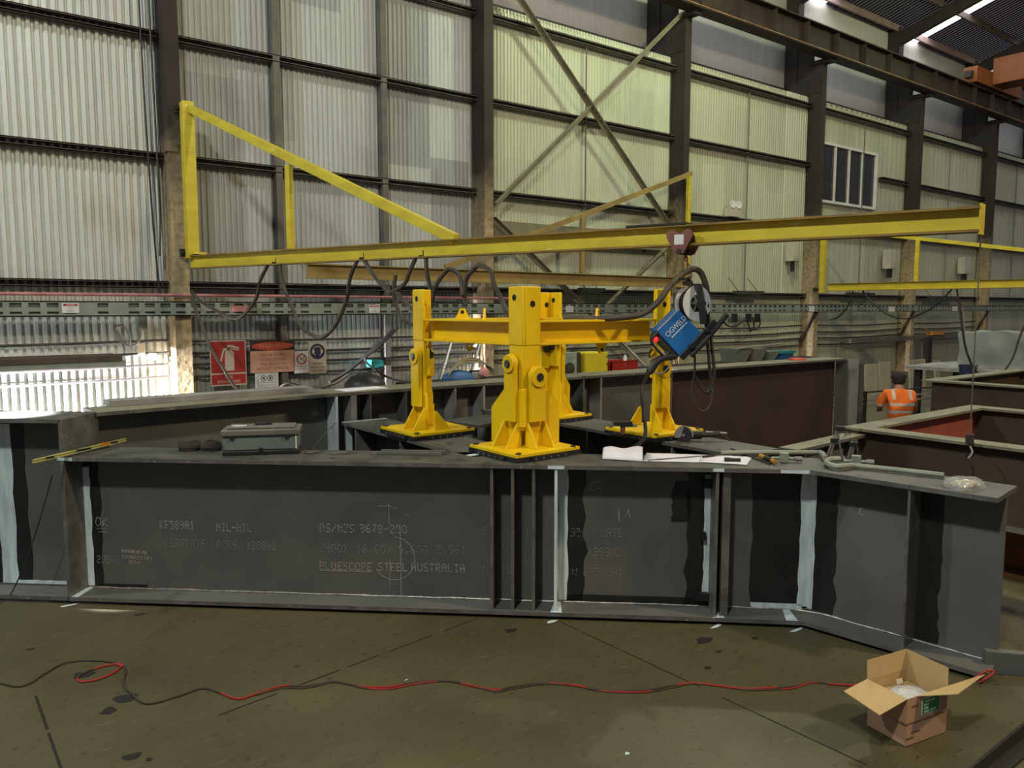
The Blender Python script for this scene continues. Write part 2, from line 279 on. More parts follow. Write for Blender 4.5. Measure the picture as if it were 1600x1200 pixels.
class MB:
    def __init__(s): s.v = []; s.f = []; s.m = []
    def add(s, vs, fs, mi=0, T=None):
        o = len(s.v)
        for p in vs: s.v.append((T @ Vector(p)) if T is not None else Vector(p))
        for f in fs: s.f.append(tuple(i+o for i in f)); s.m.append(mi)
        return s
    def box(s, c, d, mi=0, rz=0, T=None):
        x, y, z = d[0]/2, d[1]/2, d[2]/2
        vs = [(-x, -y, -z), (x, -y, -z), (x, y, -z), (-x, y, -z), (-x, -y, z), (x, -y, z), (x, y, z), (-x, y, z)]
        R = Matrix.Translation(Vector(c)) @ Matrix.Rotation(rz, 4, 'Z')
        if T is not None: R = T @ R
        return s.add(vs, [(0, 3, 2, 1), (4, 5, 6, 7), (0, 1, 5, 4), (1, 2, 6, 5), (2, 3, 7, 6), (3, 0, 4, 7)], mi, R)
    def bx(s, a, b, mi=0):
        a = Vector(a); b = Vector(b); return s.box((a+b)/2, [abs(q) for q in (b-a)], mi)
    def bar(s, p0, p1, w, h, mi=0, up=(0, 0, 1)):
        p0 = Vector(p0); p1 = Vector(p1); x, y, z = frame_from(p1-p0, up)
        return s.box((0, 0, (p1-p0).length/2), (w, h, (p1-p0).length), mi, 0, mtx(x, y, z, p0))
    def ibeam(s, p0, p1, w, h, tw, tf, mi=0, mf=None):
        """I section along p0->p1, points run along the middle of its bottom face."""
        p0 = Vector(p0); p1 = Vector(p1); u = Vector((0, 0, 1))
        mf = mi if mf is None else mf
        s.bar(p0+u*tf/2, p1+u*tf/2, w, tf, mf); s.bar(p0+u*(h-tf/2), p1+u*(h-tf/2), w, tf, mf)
        return s.bar(p0+u*h/2, p1+u*h/2, tw, h-2*tf, mi)
    def prism(s, poly, T, d, mi=0):
        n = len(poly)
        vs = [(p[0], p[1], -d/2) for p in poly]+[(p[0], p[1], d/2) for p in poly]
        a = sum(poly[i][0]*poly[(i+1) % n][1]-poly[(i+1) % n][0]*poly[i][1] for i in range(n))
        fs = [tuple(range(n-1, -1, -1)), tuple(range(n, 2*n))]+[(i, (i+1) % n, (i+1) % n+n, i+n) for i in range(n)]
        if a < 0: fs = [tuple(reversed(f)) for f in fs]
        return s.add(vs, fs, mi, T)
    def cyl(s, p0, p1, r, n=16, mi=0, r2=None):
        p0 = Vector(p0); p1 = Vector(p1); x, y, z = frame_from(p1-p0); r2 = r if r2 is None else r2
        vs = [p0+x*math.cos(t)*r+y*math.sin(t)*r for t in [2*math.pi*i/n for i in range(n)]]
        vs += [p1+x*math.cos(t)*r2+y*math.sin(t)*r2 for t in [2*math.pi*i/n for i in range(n)]]
        return s.add(vs, [tuple(range(n-1, -1, -1)), tuple(range(n, 2*n))]+[(i, (i+1) % n, (i+1) % n+n, i+n) for i in range(n)], mi)
    def ring(s, c, axis, r1, r0, t, n=28, mi=0):
        x, y, z = frame_from(axis); c = Vector(c); vs = []; fs = []
        for i in range(n):
            a = 2*math.pi*i/n; d = x*math.cos(a)+y*math.sin(a)
            vs += [c+d*r0-z*t/2, c+d*r1-z*t/2, c+d*r1+z*t/2, c+d*r0+z*t/2]
        for i in range(n):
            j = (i+1) % n
            for k in range(4): fs.append((4*i+k, 4*i+(k+1) % 4, 4*j+(k+1) % 4, 4*j+k))
        return s.add(vs, [tuple(reversed(f)) for f in fs], mi)
    def lathe(s, prof, c, axis=(0, 0, 1), n=24, mi=0):
        x, y, z = frame_from(axis); c = Vector(c); k = len(prof); vs = []
        for i in range(n):
            a = 2*math.pi*i/n; d = x*math.cos(a)+y*math.sin(a)
            for r, h in prof: vs.append(c+d*r+z*h)
        fs = [(i*k+j, ((i+1) % n)*k+j, ((i+1) % n)*k+j+1, i*k+j+1) for i in range(n) for j in range(k-1)]
        return s.add(vs, fs, mi)
    def tube(s, pts, r, n=8, mi=0, smooth=True, mats=None):
        pts = catmull(pts) if smooth else [Vector(p) for p in pts]
        vs = []; fs = []; mm = []; N = len(pts); px = None
        for i, p in enumerate(pts):
            t = (pts[min(i+1, N-1)]-pts[max(i-1, 0)])
            if t.length < 1e-9: t = Vector((0, 0, 1))
            t.normalize()
            if px is None: px, _, _ = frame_from(t)
            px = (px-t*px.dot(t)).normalized(); py = t.cross(px)
            rr = r(i/(N-1)) if callable(r) else r
            for k in range(n):
                a = 2*math.pi*k/n; vs.append(p+px*math.cos(a)*rr+py*math.sin(a)*rr)
        o = len(s.v); s.v += vs
        for i in range(N-1):
            mi2 = mats(i/(N-1)) if mats else mi
            for k in range(n):
                s.f.append((o+i*n+k, o+i*n+(k+1) % n, o+(i+1)*n+(k+1) % n, o+(i+1)*n+k)); s.m.append(mi2)
        s.f.append(tuple(o+k for k in range(n-1, -1, -1))); s.m.append(mi)
        s.f.append(tuple(o+(N-1)*n+k for k in range(n))); s.m.append(mi)
        return s
    def text(s, body, size, T, mi=0, align='CENTER', sx=1.0):
        cu = bpy.data.curves.new('t', 'FONT'); cu.body = body; cu.size = size; cu.align_x = align; cu.align_y = 'CENTER'; cu.resolution_u = 2
        ob = bpy.data.objects.new('t', cu); COL.objects.link(ob)
        dg = bpy.context.evaluated_depsgraph_get(); dg.update()
        me = bpy.data.meshes.new_from_object(ob.evaluated_get(dg))
        s.add([(v.co.x*sx, v.co.y, 0) for v in me.vertices], [tuple(p.vertices) for p in me.polygons], mi, T)
        bpy.data.objects.remove(ob); bpy.data.curves.remove(cu); bpy.data.meshes.remove(me); return s
    def grid(s, P, mi=0, closed=False):
        """P[i][j] -> point; a patch of quads."""
        o = len(s.v); r = len(P); c = len(P[0])
        for row in P: s.v += [Vector(p) for p in row]
        for i in range(r-1):
            for j in range(c-1): s.f.append((o+i*c+j, o+i*c+j+1, o+(i+1)*c+j+1, o+(i+1)*c+j)); s.m.append(mi)
        return s
    def build(s, name, mats, parent=None, org=None, bevel=0, smooth=True, sharp=0.6, xf=None):
        if not isinstance(mats, (list, tuple)): mats = [mats]
        if org is None: org = ORG.get(parent, Vector((0, 0, 0))) if parent else Vector((0, 0, 0))
        org = Vector(org)
        me = bpy.data.meshes.new(name); me.from_pydata([tuple(v-org) for v in s.v], [], s.f)
        for q in mats: me.materials.append(M[q] if isinstance(q, str) else q)
        for p, k in zip(me.polygons, s.m): p.material_index = min(k, len(mats)-1); p.use_smooth = smooth
        bm = bmesh.new(); bm.from_mesh(me); bmesh.ops.recalc_face_normals(bm, faces=bm.faces); bm.to_mesh(me); bm.free()
        if smooth: me.set_sharp_from_angle(angle=sharp)
        ob = bpy.data.objects.new(name, me); COL.objects.link(ob)
        if bevel:
            b = ob.modifiers.new('bevel', 'BEVEL'); b.width = bevel; b.segments = 2; b.limit_method = 'ANGLE'; b.angle_limit = 0.7
        if parent is not None:
            ob.parent = parent; ORG[ob] = ORG.get(parent, Vector((0, 0, 0)))
        else:
            ob.location = org; ORG[ob] = org
        return ob

def tag(o, label=None, cat=None, group=None, kind=None):
    if label: o['label'] = label
    if cat: o['category'] = cat
    if group: o['group'] = group
    if kind: o['kind'] = kind
    return o
def root(name, loc, label=None, cat=None, group=None, kind=None):
    o = bpy.data.objects.new(name, None); COL.objects.link(o); o.location = loc; o.empty_display_size = 0.1
    ORG[o] = Vector(loc); return tag(o, label, cat, group, kind)

def offset_poly(P, d):
    """Offset a 2-D polyline to its left by d with mitred corners."""
    out = []
    for i, p in enumerate(P):
        ns = []
        if i > 0: t = (P[i]-P[i-1]).normalized(); ns.append(Vector((-t.y, t.x)))
        if i < len(P)-1: t = (P[i+1]-P[i]).normalized(); ns.append(Vector((-t.y, t.x)))
        n = (ns[0]+ns[-1]).normalized(); out.append(p+n*(d/max(0.3, n.dot(ns[0]))))
    return out
def strip(mb, P, d0, d1, z0, z1, mi=0, me=None):
    A = offset_poly(P, d0); B = offset_poly(P, d1); n = len(P)
    vs = []
    for i in range(n): vs += [(A[i].x, A[i].y, z0), (B[i].x, B[i].y, z0), (B[i].x, B[i].y, z1), (A[i].x, A[i].y, z1)]
    o = len(mb.v); mb.v += [Vector(v) for v in vs]; me = mi if me is None else me
    for i in range(n-1):
        for k in range(4):
            mb.f.append((o+4*i+k, o+4*i+(k+1) % 4, o+4*i+4+(k+1) % 4, o+4*i+4+k)); mb.m.append(me if k in (1, 3) else mi)
    mb.f.append((o, o+1, o+2, o+3)); mb.m.append(me); mb.f.append((o+4*n-4, o+4*n-3, o+4*n-2, o+4*n-1)); mb.m.append(me)
    return mb

# 5 x 7 dot-matrix characters, as printed on plate by the mill
DOT = {'A': '01110 10001 10001 11111 10001 10001 10001', 'B': '11110 10001 10001 11110 10001 10001 11110', 'C': '01110 10001 10000 10000 10000 10001 01110',
 'D': '11110 10001 10001 10001 10001 10001 11110', 'E': '11111 10000 10000 11110 10000 10000 11111', 'F': '11111 10000 10000 11110 10000 10000 10000',
 'I': '01110 00100 00100 00100 00100 00100 01110', 'K': '10001 10010 10100 11000 10100 10010 10001', 'L': '10000 10000 10000 10000 10000 10000 11111',
 'M': '10001 11011 10101 10101 10001 10001 10001', 'N': '10001 11001 10101 10011 10001 10001 10001', 'O': '01110 10001 10001 10001 10001 10001 01110',
 'P': '11110 10001 10001 11110 10000 10000 10000', 'R': '11110 10001 10001 11110 10100 10010 10001', 'S': '01111 10000 10000 01110 00001 00001 11110',
 'T': '11111 00100 00100 00100 00100 00100 00100', 'U': '10001 10001 10001 10001 10001 10001 01110', 'X': '10001 10001 01010 00100 01010 10001 10001',
 'Z': '11111 00001 00010 00100 01000 10000 11111', '0': '01110 10001 10001 10001 10001 10001 01110', '1': '00100 01100 00100 00100 00100 00100 01110',
 '2': '01110 10001 00001 00110 01000 10000 11111', '3': '11110 00001 00001 01110 00001 00001 11110', '4': '10010 10010 10010 11111 00010 00010 00010',
 '5': '11111 10000 11110 00001 00001 10001 01110', '6': '01110 10000 10000 11110 10001 10001 01110', '7': '11111 00001 00010 00100 00100 00100 00100',
 '8': '01110 10001 10001 01110 10001 10001 01110', '9': '01110 10001 10001 01111 00001 00001 01110', '-': '00000 00000 00000 11111 00000 00000 00000',
 '/': '00001 00001 00010 00100 01000 10000 10000', '.': '00000 00000 00000 00000 00000 01100 01100'}

# =================================================================== SETTING
YS = 11.72                                           # room side of the back wall sheeting
COLX = [2.95+5.2*k for k in range(-1, 7)]            # column centre lines
# floor
mb = MB(); mb.add([(-9, -7, 0), (46, -7, 0), (46, 12.6, 0), (-9, 12.6, 0)], [(0, 1, 2, 3)])
def seam(a, b, w=0.010, dash=None):
    a = Vector((a[0], a[1], 0)); b = Vector((b[0], b[1], 0)); t = (b-a).normalized(); n = Vector((-t.y, t.x, 0))*w/2; u = Vector((0, 0, 0.0015))
    segs = [(0, 1)] if not dash else dash
    for s0, s1 in segs:
        p, q = a.lerp(b, s0), a.lerp(b, s1); mb.add([p-n+u, q-n+u, q+n+u, p+n+u], [(0, 1, 2, 3)], 1)
seam((1.03, 3.605), (2.66, 3.81), 0.008, [(0, .18), (.22, .4), (.43, .55), (.6, .78), (.83, 1)])
seam((3.02, 3.46), (3.055, 1.55), 0.007, [(0, .09), (.1, .55), (.62, 1)])
seam((0.372, 4.6), (0.383, 3.3), 0.012, [(.2, .5), (.53, .85), (.87, 1)])
seam((3.3, -2), (3.3, 1.2), 0.008); seam((-4, 3.5), (0.38, 3.53), 0.006)
def blot(x, y, rx, ry, mi=1):
    c = PZ(x, y, 0.002); n = 14; a0 = random.random()*6
    vs = [c+V(math.cos(a)*rx*(1+.25*math.sin(3*a+a0)), math.sin(a)*ry*(1+.25*math.cos(2*a+a0)), 0) for a in [2*math.pi*i/n for i in range(n)]]
    mb.add(vs, [tuple(range(n))], mi)
for a in [(130, 1054, .05, .035), (195, 1091, .05, .05), (170, 1110, .035, .03), (206, 1182, .035, .03), (233, 1186, .012, .012), (798, 985, .04, .025), (48, 1014, .02, .012),
          (1100, 1000, .06, .03), (1123, 1018, .02, .015), (1105, 1043, .02, .015), (1180, 997, .02, .02), (218, 960, .03, .018)]: blot(*a)
for a in [(862, 971, .04, .014), (1120, 978, .05, .014), (1245, 984, .06, .014), (106, 946, .05, .014), (980, 1177, .012, .008), (635, 1062, .010, .005)]: blot(*a, 2)
floor = mb.build('floor', ['floor', 'seam', 'primer'], smooth=False); floor['kind'] = 'structure'

# back wall: corrugated sheets per bay, girts, posts
wall = root('wall_back', (0, 0, 0), kind='structure')
def corrugated(x0, x1, z0, z1, pitch, dep, y, flat=0.32, joints=()):
    """Trapezoid ribs whose crests face the room."""
    xs = []; n = int(round((x1-x0)/pitch))
    for i in range(n):
        a = x0+i*(x1-x0)/n; p = (x1-x0)/n
        xs += [(a, 0.0), (a+p*0.12, 0.0), (a+p*(0.5-flat/2), dep), (a+p*(0.5+flat/2), dep), (a+p*0.88, 0.0)]
    xs.append((x1, 0.0))
    P = []
    for z in [z0+(z1-z0)*k/6 for k in range(7)]: P.append([(x, y-d, z) for x, d in xs])
    return P
bay_spec = [(0.096, 0.044, 'sheet0', 0.40), (0.082, 0.020, 'sheet1', 0.40), (0.078, 0.020, 'sheet2', 0.36), (0.090, 0.009, 'sheet3', 0.5), (0.26, 0.006, 'sheet3', 0.7), (0.26, 0.006, 'sheet3', 0.7), (0.26, 0.006, 'sheet3', 0.7)]
for k in range(7):
    x0, x1 = COLX[k], COLX[k+1]; pit, dep, mt, fl = bay_spec[k]
    if k in (3,):
        MB().grid(corrugated(x0, x1-1.0, 0, 7.25, pit, dep, YS, fl)).grid(corrugated(x1-1.0, x1, 0, 7.25, 0.1, 0.035, YS, .3)).build('wall_sheeting', mt, wall, sharp=0.3)
    else:
        MB().grid(corrugated(x0, x1, 0, 7.25, pit, dep, YS, fl)).build('wall_sheeting', mt, wall, sharp=0.3)
    m2 = 'girtb' if k == 0 else 'girt'
    for z in (2.17, 3.90, 5.50, 6.95):
        g = MB(); yb = YS-0.036
        x0 = 22.0 if (k == 4 and z == 5.50) else COLX[k]
        g.bx((x0+.1, yb-.15, z), (x1-.1, yb, z+.012)).bx((x0+.1, yb-.15, z+.088), (x1-.1, yb, z+.10)).bx((x0+.1, yb-.008, z), (x1-.1, yb, z+.1)).bx((x0+.1, yb-.15, z), (x1-.1, yb-.14, z+.022)).bx((x0+.1, yb-.15, z+.078), (x1-.1, yb-.14, z+.1))
        g.build('girt', m2, wall)
    x0 = COLX[k]
    if k == 1:
        for x in (4.475, 6.25):
            MB().bx((x-.05, YS-.17, 0), (x-.04, YS-.035, 7.2)).bx((x-.05, YS-.05, 0), (x+.05, YS-.035, 7.2)).bx((x-.05, YS-.185, 0), (x+.05, YS-.17, 7.2)).build('wall_post', 'girt', wall)
    if k >= 2:
        x = (x0+x1)/2-0.05
        MB().cyl((x, YS-.13, 2.2), (x, YS-.13, 7.0), .014, 6).build('sag_rod', 'girt', wall)
    # upper cladding, set back beyond a ledge
    MB().bx((x0, 12.40, 7.5), (x1, 12.44, 10.3)).build('upper_cladding', 'fascia', wall)
    MB().bx((x0, 12.36, 7.50), (x1, 12.44, 7.58)).bx((x0, 12.2, 7.44), (x1, 12.44, 7.52)).build('gutter', 'dark', wall)
    MB().bx((x0, 11.72, 7.2), (x1, 12.44, 7.235)).bx((x0, 12.40, 7.2), (x1, 12.44, 7.5)).build('ledge', 'frame', wall)

# roof: dark sheets, purlins, rafters, skylight strips
RS = 0.29
def rz(y): return 10.2+RS*(12.2-y)
ceil = root('ceiling', (0, 0, 0), kind='structure')
sky_x = [25.1+5.2*k for k in range(-3, 3)]
P = []; xs = [-3.0]
mbr = MB(); mbs = []
edges = [-3.0]
for sx in sky_x: edges += [sx-.36, sx+.36]
edges.append(46.0)
for i in range(len(edges)-1):
    a, b = edges[i], edges[i+1]
    if i % 2 == 0:
        n = max(2, int((b-a)/0.16)); 
        for q in range(n):
            xa = a+(b-a)*q/n; xb = a+(b-a)*(q+.5)/n; xc = a+(b-a)*(q+1)/n
            mbr.add([(xa, 12.6, rz(12.6)), (xb, 12.6, rz(12.6)+.0), (xb, 2, rz(2)), (xa, 2, rz(2))], [(0, 1, 2, 3)])
            mbr.add([(xb, 12.6, rz(12.6)+.014), (xc, 12.6, rz(12.6)+.014), (xc, 2, rz(2)+.014), (xb, 2, rz(2)+.014)], [(0, 1, 2, 3)])
            mbr.add([(xb, 12.6, rz(12.6)), (xb, 12.6, rz(12.6)+.014), (xb, 2, rz(2)+.014), (xb, 2, rz(2))], [(0, 1, 2, 3)])
    else:
        s = MB(); s.add([(a, 12.6, rz(12.6)+.02), (b, 12.6, rz(12.6)+.02), (b, 4.0, rz(4.0)+.02), (a, 4.0, rz(4.0)+.02)], [(0, 1, 2, 3)]); s.build('skylight', 'sky', ceil)
        mbr.add([(a, 4.0, rz(4.0)), (b, 4.0, rz(4.0)), (b, 2, rz(2)), (a, 2, rz(2))], [(0, 1, 2, 3)])
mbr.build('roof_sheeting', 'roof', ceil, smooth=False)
for y in (12.1, 10.9, 9.7, 8.5, 7.3, 6.1):
    MB().bx((-3, y-.03, rz(y)-.20), (46, y+.03, rz(y)-.02)).build('purlin', 'purlin' if y > 11 else 'girtb', ceil)
for x in COLX[1:]:
    r = MB(); r.bar((x, 12.3, rz(12.3)-.40), (x, 2.0, rz(2.0)-.40), .18, .36); r.build('rafter', 'dark', ceil)

# =================================================================== columns
names = ['dusty steel column at the left, carrying the big yellow jib crane', 'tan and brown steel column behind the yellow frame left of the cross bracing',
         'dark steel column right of the cross bracing, behind the blue wire feeder', 'speckled tan column left of the white window', 'steel column right of the white window, behind the worker',
         'steel column behind the far tip of the long yellow jib', 'steel column at the far right edge beyond the last jib']
for k, x in enumerate(COLX[1:]):
    r = root('steel_column', (x, 11.5, 0), names[k], 'column', 'wall columns')
    s = MB(); zt = 8.1
    s.bx((x-.095, 11.30, 0), (x+.095, 11.315, zt)); s.bx((x-.095, 11.665, 0), (x+.095, 11.68, zt)); s.bx((x-.006, 11.315, 0), (x+.006, 11.665, zt))
    # heavy welded side plates make the shaft look boxed from the left
    s.bx((x-.085, 11.315, 0), (x-.073, 11.665, zt))
    s.build('shaft', 'column', r)
    u = MB(); u.bx((x-.09, 11.66, 7.24), (x+.09, 12.1, 8.75)); u.bx((x-.12, 11.70, 7.24), (x+.12, 12.38, 7.6)); u.bx((x-.12, 12.02, 7.6), (x+.12, 12.38, 10.15)); u.build('upper_shaft', 'dark', r)
    c = MB(); c.bx((x-.10, 11.06, 7.98), (x+.10, 11.7, 8.06)).bx((x-.1, 11.31, 7.3), (x+.1, 11.7, 8.0)); c.build('corbel', 'dark', r)
    MB().bx((x-.18, 11.22, 0), (x+.18, 11.70, .03)).build('base_plate', 'column', r)
    if k == 0:
        q = MB(); q.bx((x-.105, 11.26, 0), (x+.105, 11.30, 4.05)).bx((x-.125, 11.24, 3.98), (x+.02, 11.42, 4.12)); q.build('casing', 'column', r)

# crane runway on the column corbels
r = root('crane_runway_beam', (18, 11.1, 8.06), 'rusty crane runway beam with bright rail edge running along the column tops', 'beam')
mb = MB(); mb.ibeam((-2, 11.1, 8.06), (44, 11.1, 8.06), .34, .62, .03, .03)
for x in [0.35+1.3*i for i in range(33)]: mb.bx((x-.01, 10.95, 8.09), (x+.01, 11.25, 8.65))
mb.build('girder', 'crane', r)
MB().bx((-2, 10.915, 8.085), (44, 10.935, 8.105)).build('orange_edge', 'rail', r)  # paler orange strip along the front of the bottom flange
MB().bx((-2, 11.07, 8.68), (44, 11.13, 8.75)).build('rail', 'crane', r)
r = root('overhead_crane', (27.4, 11.1, 8.75), 'orange overhead travelling crane high at the right, on the runway rail', 'crane')
MB().bx((26.2, 10.9, 8.78), (29.6, 11.3, 9.25)).build('end_carriage', 'orange', r, bevel=.01)
MB().bx((27.3, 3.0, 8.85), (28.2, 10.9, 9.65)).build('bridge_girder', 'orange', r, bevel=.01)
MB().bx((26.02, 11.0, 8.9), (26.2, 11.2, 9.1)).build('buffer', 'dark', r)
for x in (26.6, 29.2): MB().cyl((x, 11.02, 8.87), (x, 11.18, 8.87), .11, 20).build('wheel', 'dark', r)

# cross bracing of the third bay
YB = 11.33
def brace(name, a, b, label):
    r = root(name, ((a[0]+b[0])/2, YB, min(a[1], b[1])), label, 'brace')
    s = MB(); p = V(a[0], YB+(.012 if a[1] > b[1] else -.012), a[1]); q = V(b[0], p.y, b[1])
    s.bar(p, q, .012, .10, 0, (0, 1, 0)); t = (q-p).normalized(); n = V(0, 1, 0).cross(t)
    s.bar(p+n*.045+V(0, .035, 0), q+n*.045+V(0, .035, 0), .07, .010, 0, (0, 1, 0)) if False else s.bar(p+n*.05+V(0, .03, 0), q+n*.05+V(0, .03, 0), .06, .012, 0, (0, 1, 0))
    s.build('angle_bar', 'brace', r); return r
b1 = brace('diagonal_brace', (8.3, 7.9), (13.15, 3.45), 'upper diagonal brace falling from the left column to the right column')
brace('diagonal_brace', (8.3, 3.74), (13.15, 8.05), 'upper diagonal brace rising to the right column top')
brace('diagonal_brace', (8.3, -0.35+.4), (13.15, 3.42), 'lower diagonal brace rising behind the far jib to the right column')
brace('diagonal_brace', (8.3, 3.5), (13.15, .05), 'lower diagonal brace dropping behind the yellow posts')
c = V(10.56, YB-.02, 5.79)
s = MB(); s.bar(c+V(-.28, 0, .26), c+V(.28, 0, -.26), .016, .13, 0, (0, 1, 0)); s.build('splice_plate', 'brace', b1)
for t in (-.8, -.55, .55, .8):
    p = c+V(.28*t, -.008, -.26*t); MB().cyl(p, p+V(0, -.018, 0), .022, 8).build('bolt', 'dark', b1)

# brown ledge along the third bay
r = root('wall_ledge', (10.4, 11.4, 3.35), 'brown steel ledge along the wall under the cross bracing', 'ledge')
MB().bx((8.3, 11.44, 3.40), (13.1, 11.68, 3.46)).bx((8.3, 11.44, 3.12), (13.1, 11.47, 3.46)).build('channel', 'brace', r)
for x in (9.2, 11.0, 12.5): MB().prism([(0, 0), (.2, 0), (.2, -.35)], mtx((0, 1, 0), (0, 0, 1), (1, 0, 0), (x, 11.48, 3.40)), .02).build('bracket', 'dark', r)

# white window in the fifth bay
wn = root('window_1', (20.4, 11.6, 4.65), kind='structure')
wx0, wx1, wz0, wz1 = 18.98, 21.90, 4.66, 6.22
MB().bx((wx0, 11.60, wz0), (wx1, 11.71, wz0+.07)).bx((wx0, 11.60, wz1-.07), (wx1, 11.71, wz1)).bx((wx0, 11.60, wz0+.07), (wx0+.07, 11.71, wz1-.07)).bx((wx1-.10, 11.60, wz0+.07), (wx1, 11.71, wz1-.07)).build('window_frame', 'frame', wn, bevel=.006)
pw = (wx1-wx0-.17)/4
for i in range(4):
    a = wx0+.07+i*pw; MB().bx((a, 11.655, wz0+.07), (a+pw, 11.665, wz1-.07)).build('window_pane', 'glass', wn)
    if i: MB().bx((a-.025, 11.61, wz0+.07), (a+.025, 11.70, wz1-.07)).build('mullion', 'frame', wn)

# =================================================================== jib cranes
def jib_mast(r, cx, cy, z0, z1, m='oldyellow', w=.12):
    MB().box((cx, cy, (z0+z1)/2), (w, w, z1-z0)).build('mast', m, r, bevel=.006)
    for z in (z0+.08, z1-.08):
        b = MB(); b.box((cx, cy+.10, z), (.10, .16, .05)).box((cx-.09, cy+.14, z), (.05, .10, .10)).cyl((cx-.13, cy+.06, z), (cx-.05, cy+.06, z), .018, 8)
        b.build('hinge_bracket', 'dark', r)
# 1: the long one swung out over the work
J0 = V(3.06, 10.90, 2.42); J1 = V(4.778, 1.921, 2.321); JD = (J1-J0).normalized()
JN = V(JD.y, -JD.x, 0).normalized()                              # towards the viewer
r = root('jib_crane', (3.05, 11.05, 2.35), 'long yellow jib crane on the left column, boom swung out across the scene', 'jib crane')
jib_mast(r, 3.045, 11.03, 2.56, 4.60, 'oldyellow', .15)
mb = MB(); JB = J0-JD*.17; UZ = V(0, 0, 1); h0, h1 = .178, .141   # height tapered so the boom, brought nearer the camera, keeps its image outline
mb.bar(JB+UZ*.007, J1+UZ*.007, .115, .014, 1).bar(JB+UZ*(h0-.007), J1+UZ*(h1-.007), .115, .014, 1)
wv_ = [JB+UZ*.014, J1+UZ*.014, J1+UZ*(h1-.014), JB+UZ*(h0-.014)]
mb.add([p-JN*.005 for p in wv_]+[p+JN*.005 for p in wv_], [(0, 1, 2, 3), (7, 6, 5, 4), (0, 4, 5, 1), (1, 5, 6, 2), (2, 6, 7, 3), (3, 7, 4, 0)], 0); bo = mb.build('boom', ['oldyellow', 'ochre'], r)
e = MB(); e.box((0, 0, 0), (.10, .010, .17), 0, 0, mtx(JN, JD, V(0, 0, 1), J1+V(0, 0, .072))); e.build('end_plate', 'oldyellow', r)
a = PV(985, 350, J0, J1); b = PV(1078, 350, J0, J1); JL = (J1-J0).length
for q in (a, b): f_ = (q-J0).dot(JD)/JL; q.z = J0.z+(J1.z-J0.z)*f_+h0+(h1-h0)*f_+.007
MB().bar(a, b, .13, .014).build('splice_plate', 'dark', r)
MB().bar((3.07, 10.95, 4.50), PV(712, 374, J0, J1), .07, .10).build('tie_bar', 'oldyellow', r, bevel=.004)
hp = PV(452, 300, J0, J1); MB().bar((hp.x, hp.y, 2.57), (hp.x, hp.y, PV(452, 258, J0, J1).z), .05, .09, 0, JD).build('hanger', 'oldyellow', r)
MB().box((3.08, 10.9, 2.62), (.16, .22, .03)).build('cap_plate', 'oldyellow', r)
# 2: the dull one folded back along the wall
r = root('jib_crane', (13.2, 11.05, 2.3), 'dull brown yellow jib crane folded along the wall behind the yellow frame', 'jib crane')
jib_mast(r, 13.24, 11.12, 2.28, 4.75, 'oldyellow', .08)
mb = MB(); mb.ibeam((13.1, 10.9, 2.32), (4.52, 10.72, 2.32), .12, .21, .012, .016); mb.build('boom', 'dullyellow', r)
MB().bar((13.15, 10.98, 4.70), (6.9, 10.78, 2.55), .06, .09).build('tie_bar', 'dullyellow', r)
MB().bar((9.95, 10.85, 2.53), (9.95, 10.85, 3.60), .06, .09).build('hanger', 'dullyellow', r)
# 3: on the fourth column, pointing out to the right
r = root('jib_crane', (18.45, 11.05, 2.3), 'yellow jib crane on the speckled column, boom leaving the picture at right', 'jib crane')
jib_mast(r, 18.42, 11.08, 2.28, 3.98, 'oldyellow')
mb = MB(); mb.ibeam((18.38, 10.9, 2.317), (18.66, 3.8, 2.317), .12, .19, .012, .016, 0, 1); mb.build('boom', ['oldyellow', 'ochre'], r)
MB().bar((18.40, 10.97, 3.88), (18.62, 5.0, 2.82), .05, .08).build('tie_bar', 'oldyellow', r)
MB().bar((18.45, 8.75, 2.5), (18.45, 8.75, 3.47), .05, .09, 0, (0, 1, 0)).build('hanger', 'oldyellow', r)

# trolley, chain
T0 = PV(1070, 393, J0, J1); T0.z = J0.z+(J1.z-J0.z)*((T0-J0).dot(JD)/JL)
r = root('beam_trolley', T0, 'red brown twin wheel beam trolley on the long yellow boom', 'trolley')
for sgn in (1, -1):
    n = JN*(sgn*.075); p = MB(); TT = mtx(-JD*1.0, V(0, 0, 1), JN, T0+n+V(0, 0, .0))
    out = [(-.105, .065), (-.095, .10), (-.062, .115), (-.03, .10), (0, .078), (.03, .10), (.062, .115), (.095, .10), (.105, .065), (.034, -.058), (-.034, -.058)]
    p.prism(out, TT, .018); p.build('side_plate', 'trolley', r)
    for t in (-.062, .062):
        c = T0+n*.75+JD*t+V(0, 0, .052); MB().cyl(c-JN*.02, c+JN*.02, .036, 18).build('wheel', 'dark', r)
p = MB(); p.box((0, .04, .011), (.075, .07, .002), 0, 0, mtx(-JD, V(0, 0, 1), JN, T0+JN*.075)); p.build('label_plate', 'white', r)
MB().cyl(T0-JN*.09+V(0, 0, -.045), T0+JN*.09+V(0, 0, -.045), .02, 12).build('cross_shaft', 'dark', r)
WF = T0+V(0, 0, -.62)-V(FW.x, FW.y, 0).normalized()*.20                                   # feeder centre
r = root('hook_chain', T0+V(0, 0, -.06), 'short brown chain with hook hanging from the red beam trolley', 'chain')
CA = T0+V(0, 0, -.05); CB = PD(1079, 432, (T0-EYE).dot(FW)-.14)
for i in range(6):
    c = CA.lerp(CB, (i+.5)/6); ax = JN if i % 2 else JD; u_ = (CA-CB).normalized()
    pts = [c+u_*math.cos(a)*.026+(u_.cross(ax))*math.sin(a)*.014 for a in [2*math.pi*q/10 for q in range(11)]]
    MB().tube(pts, .0055, 6, 0, False).build('link', 'trolley', r)
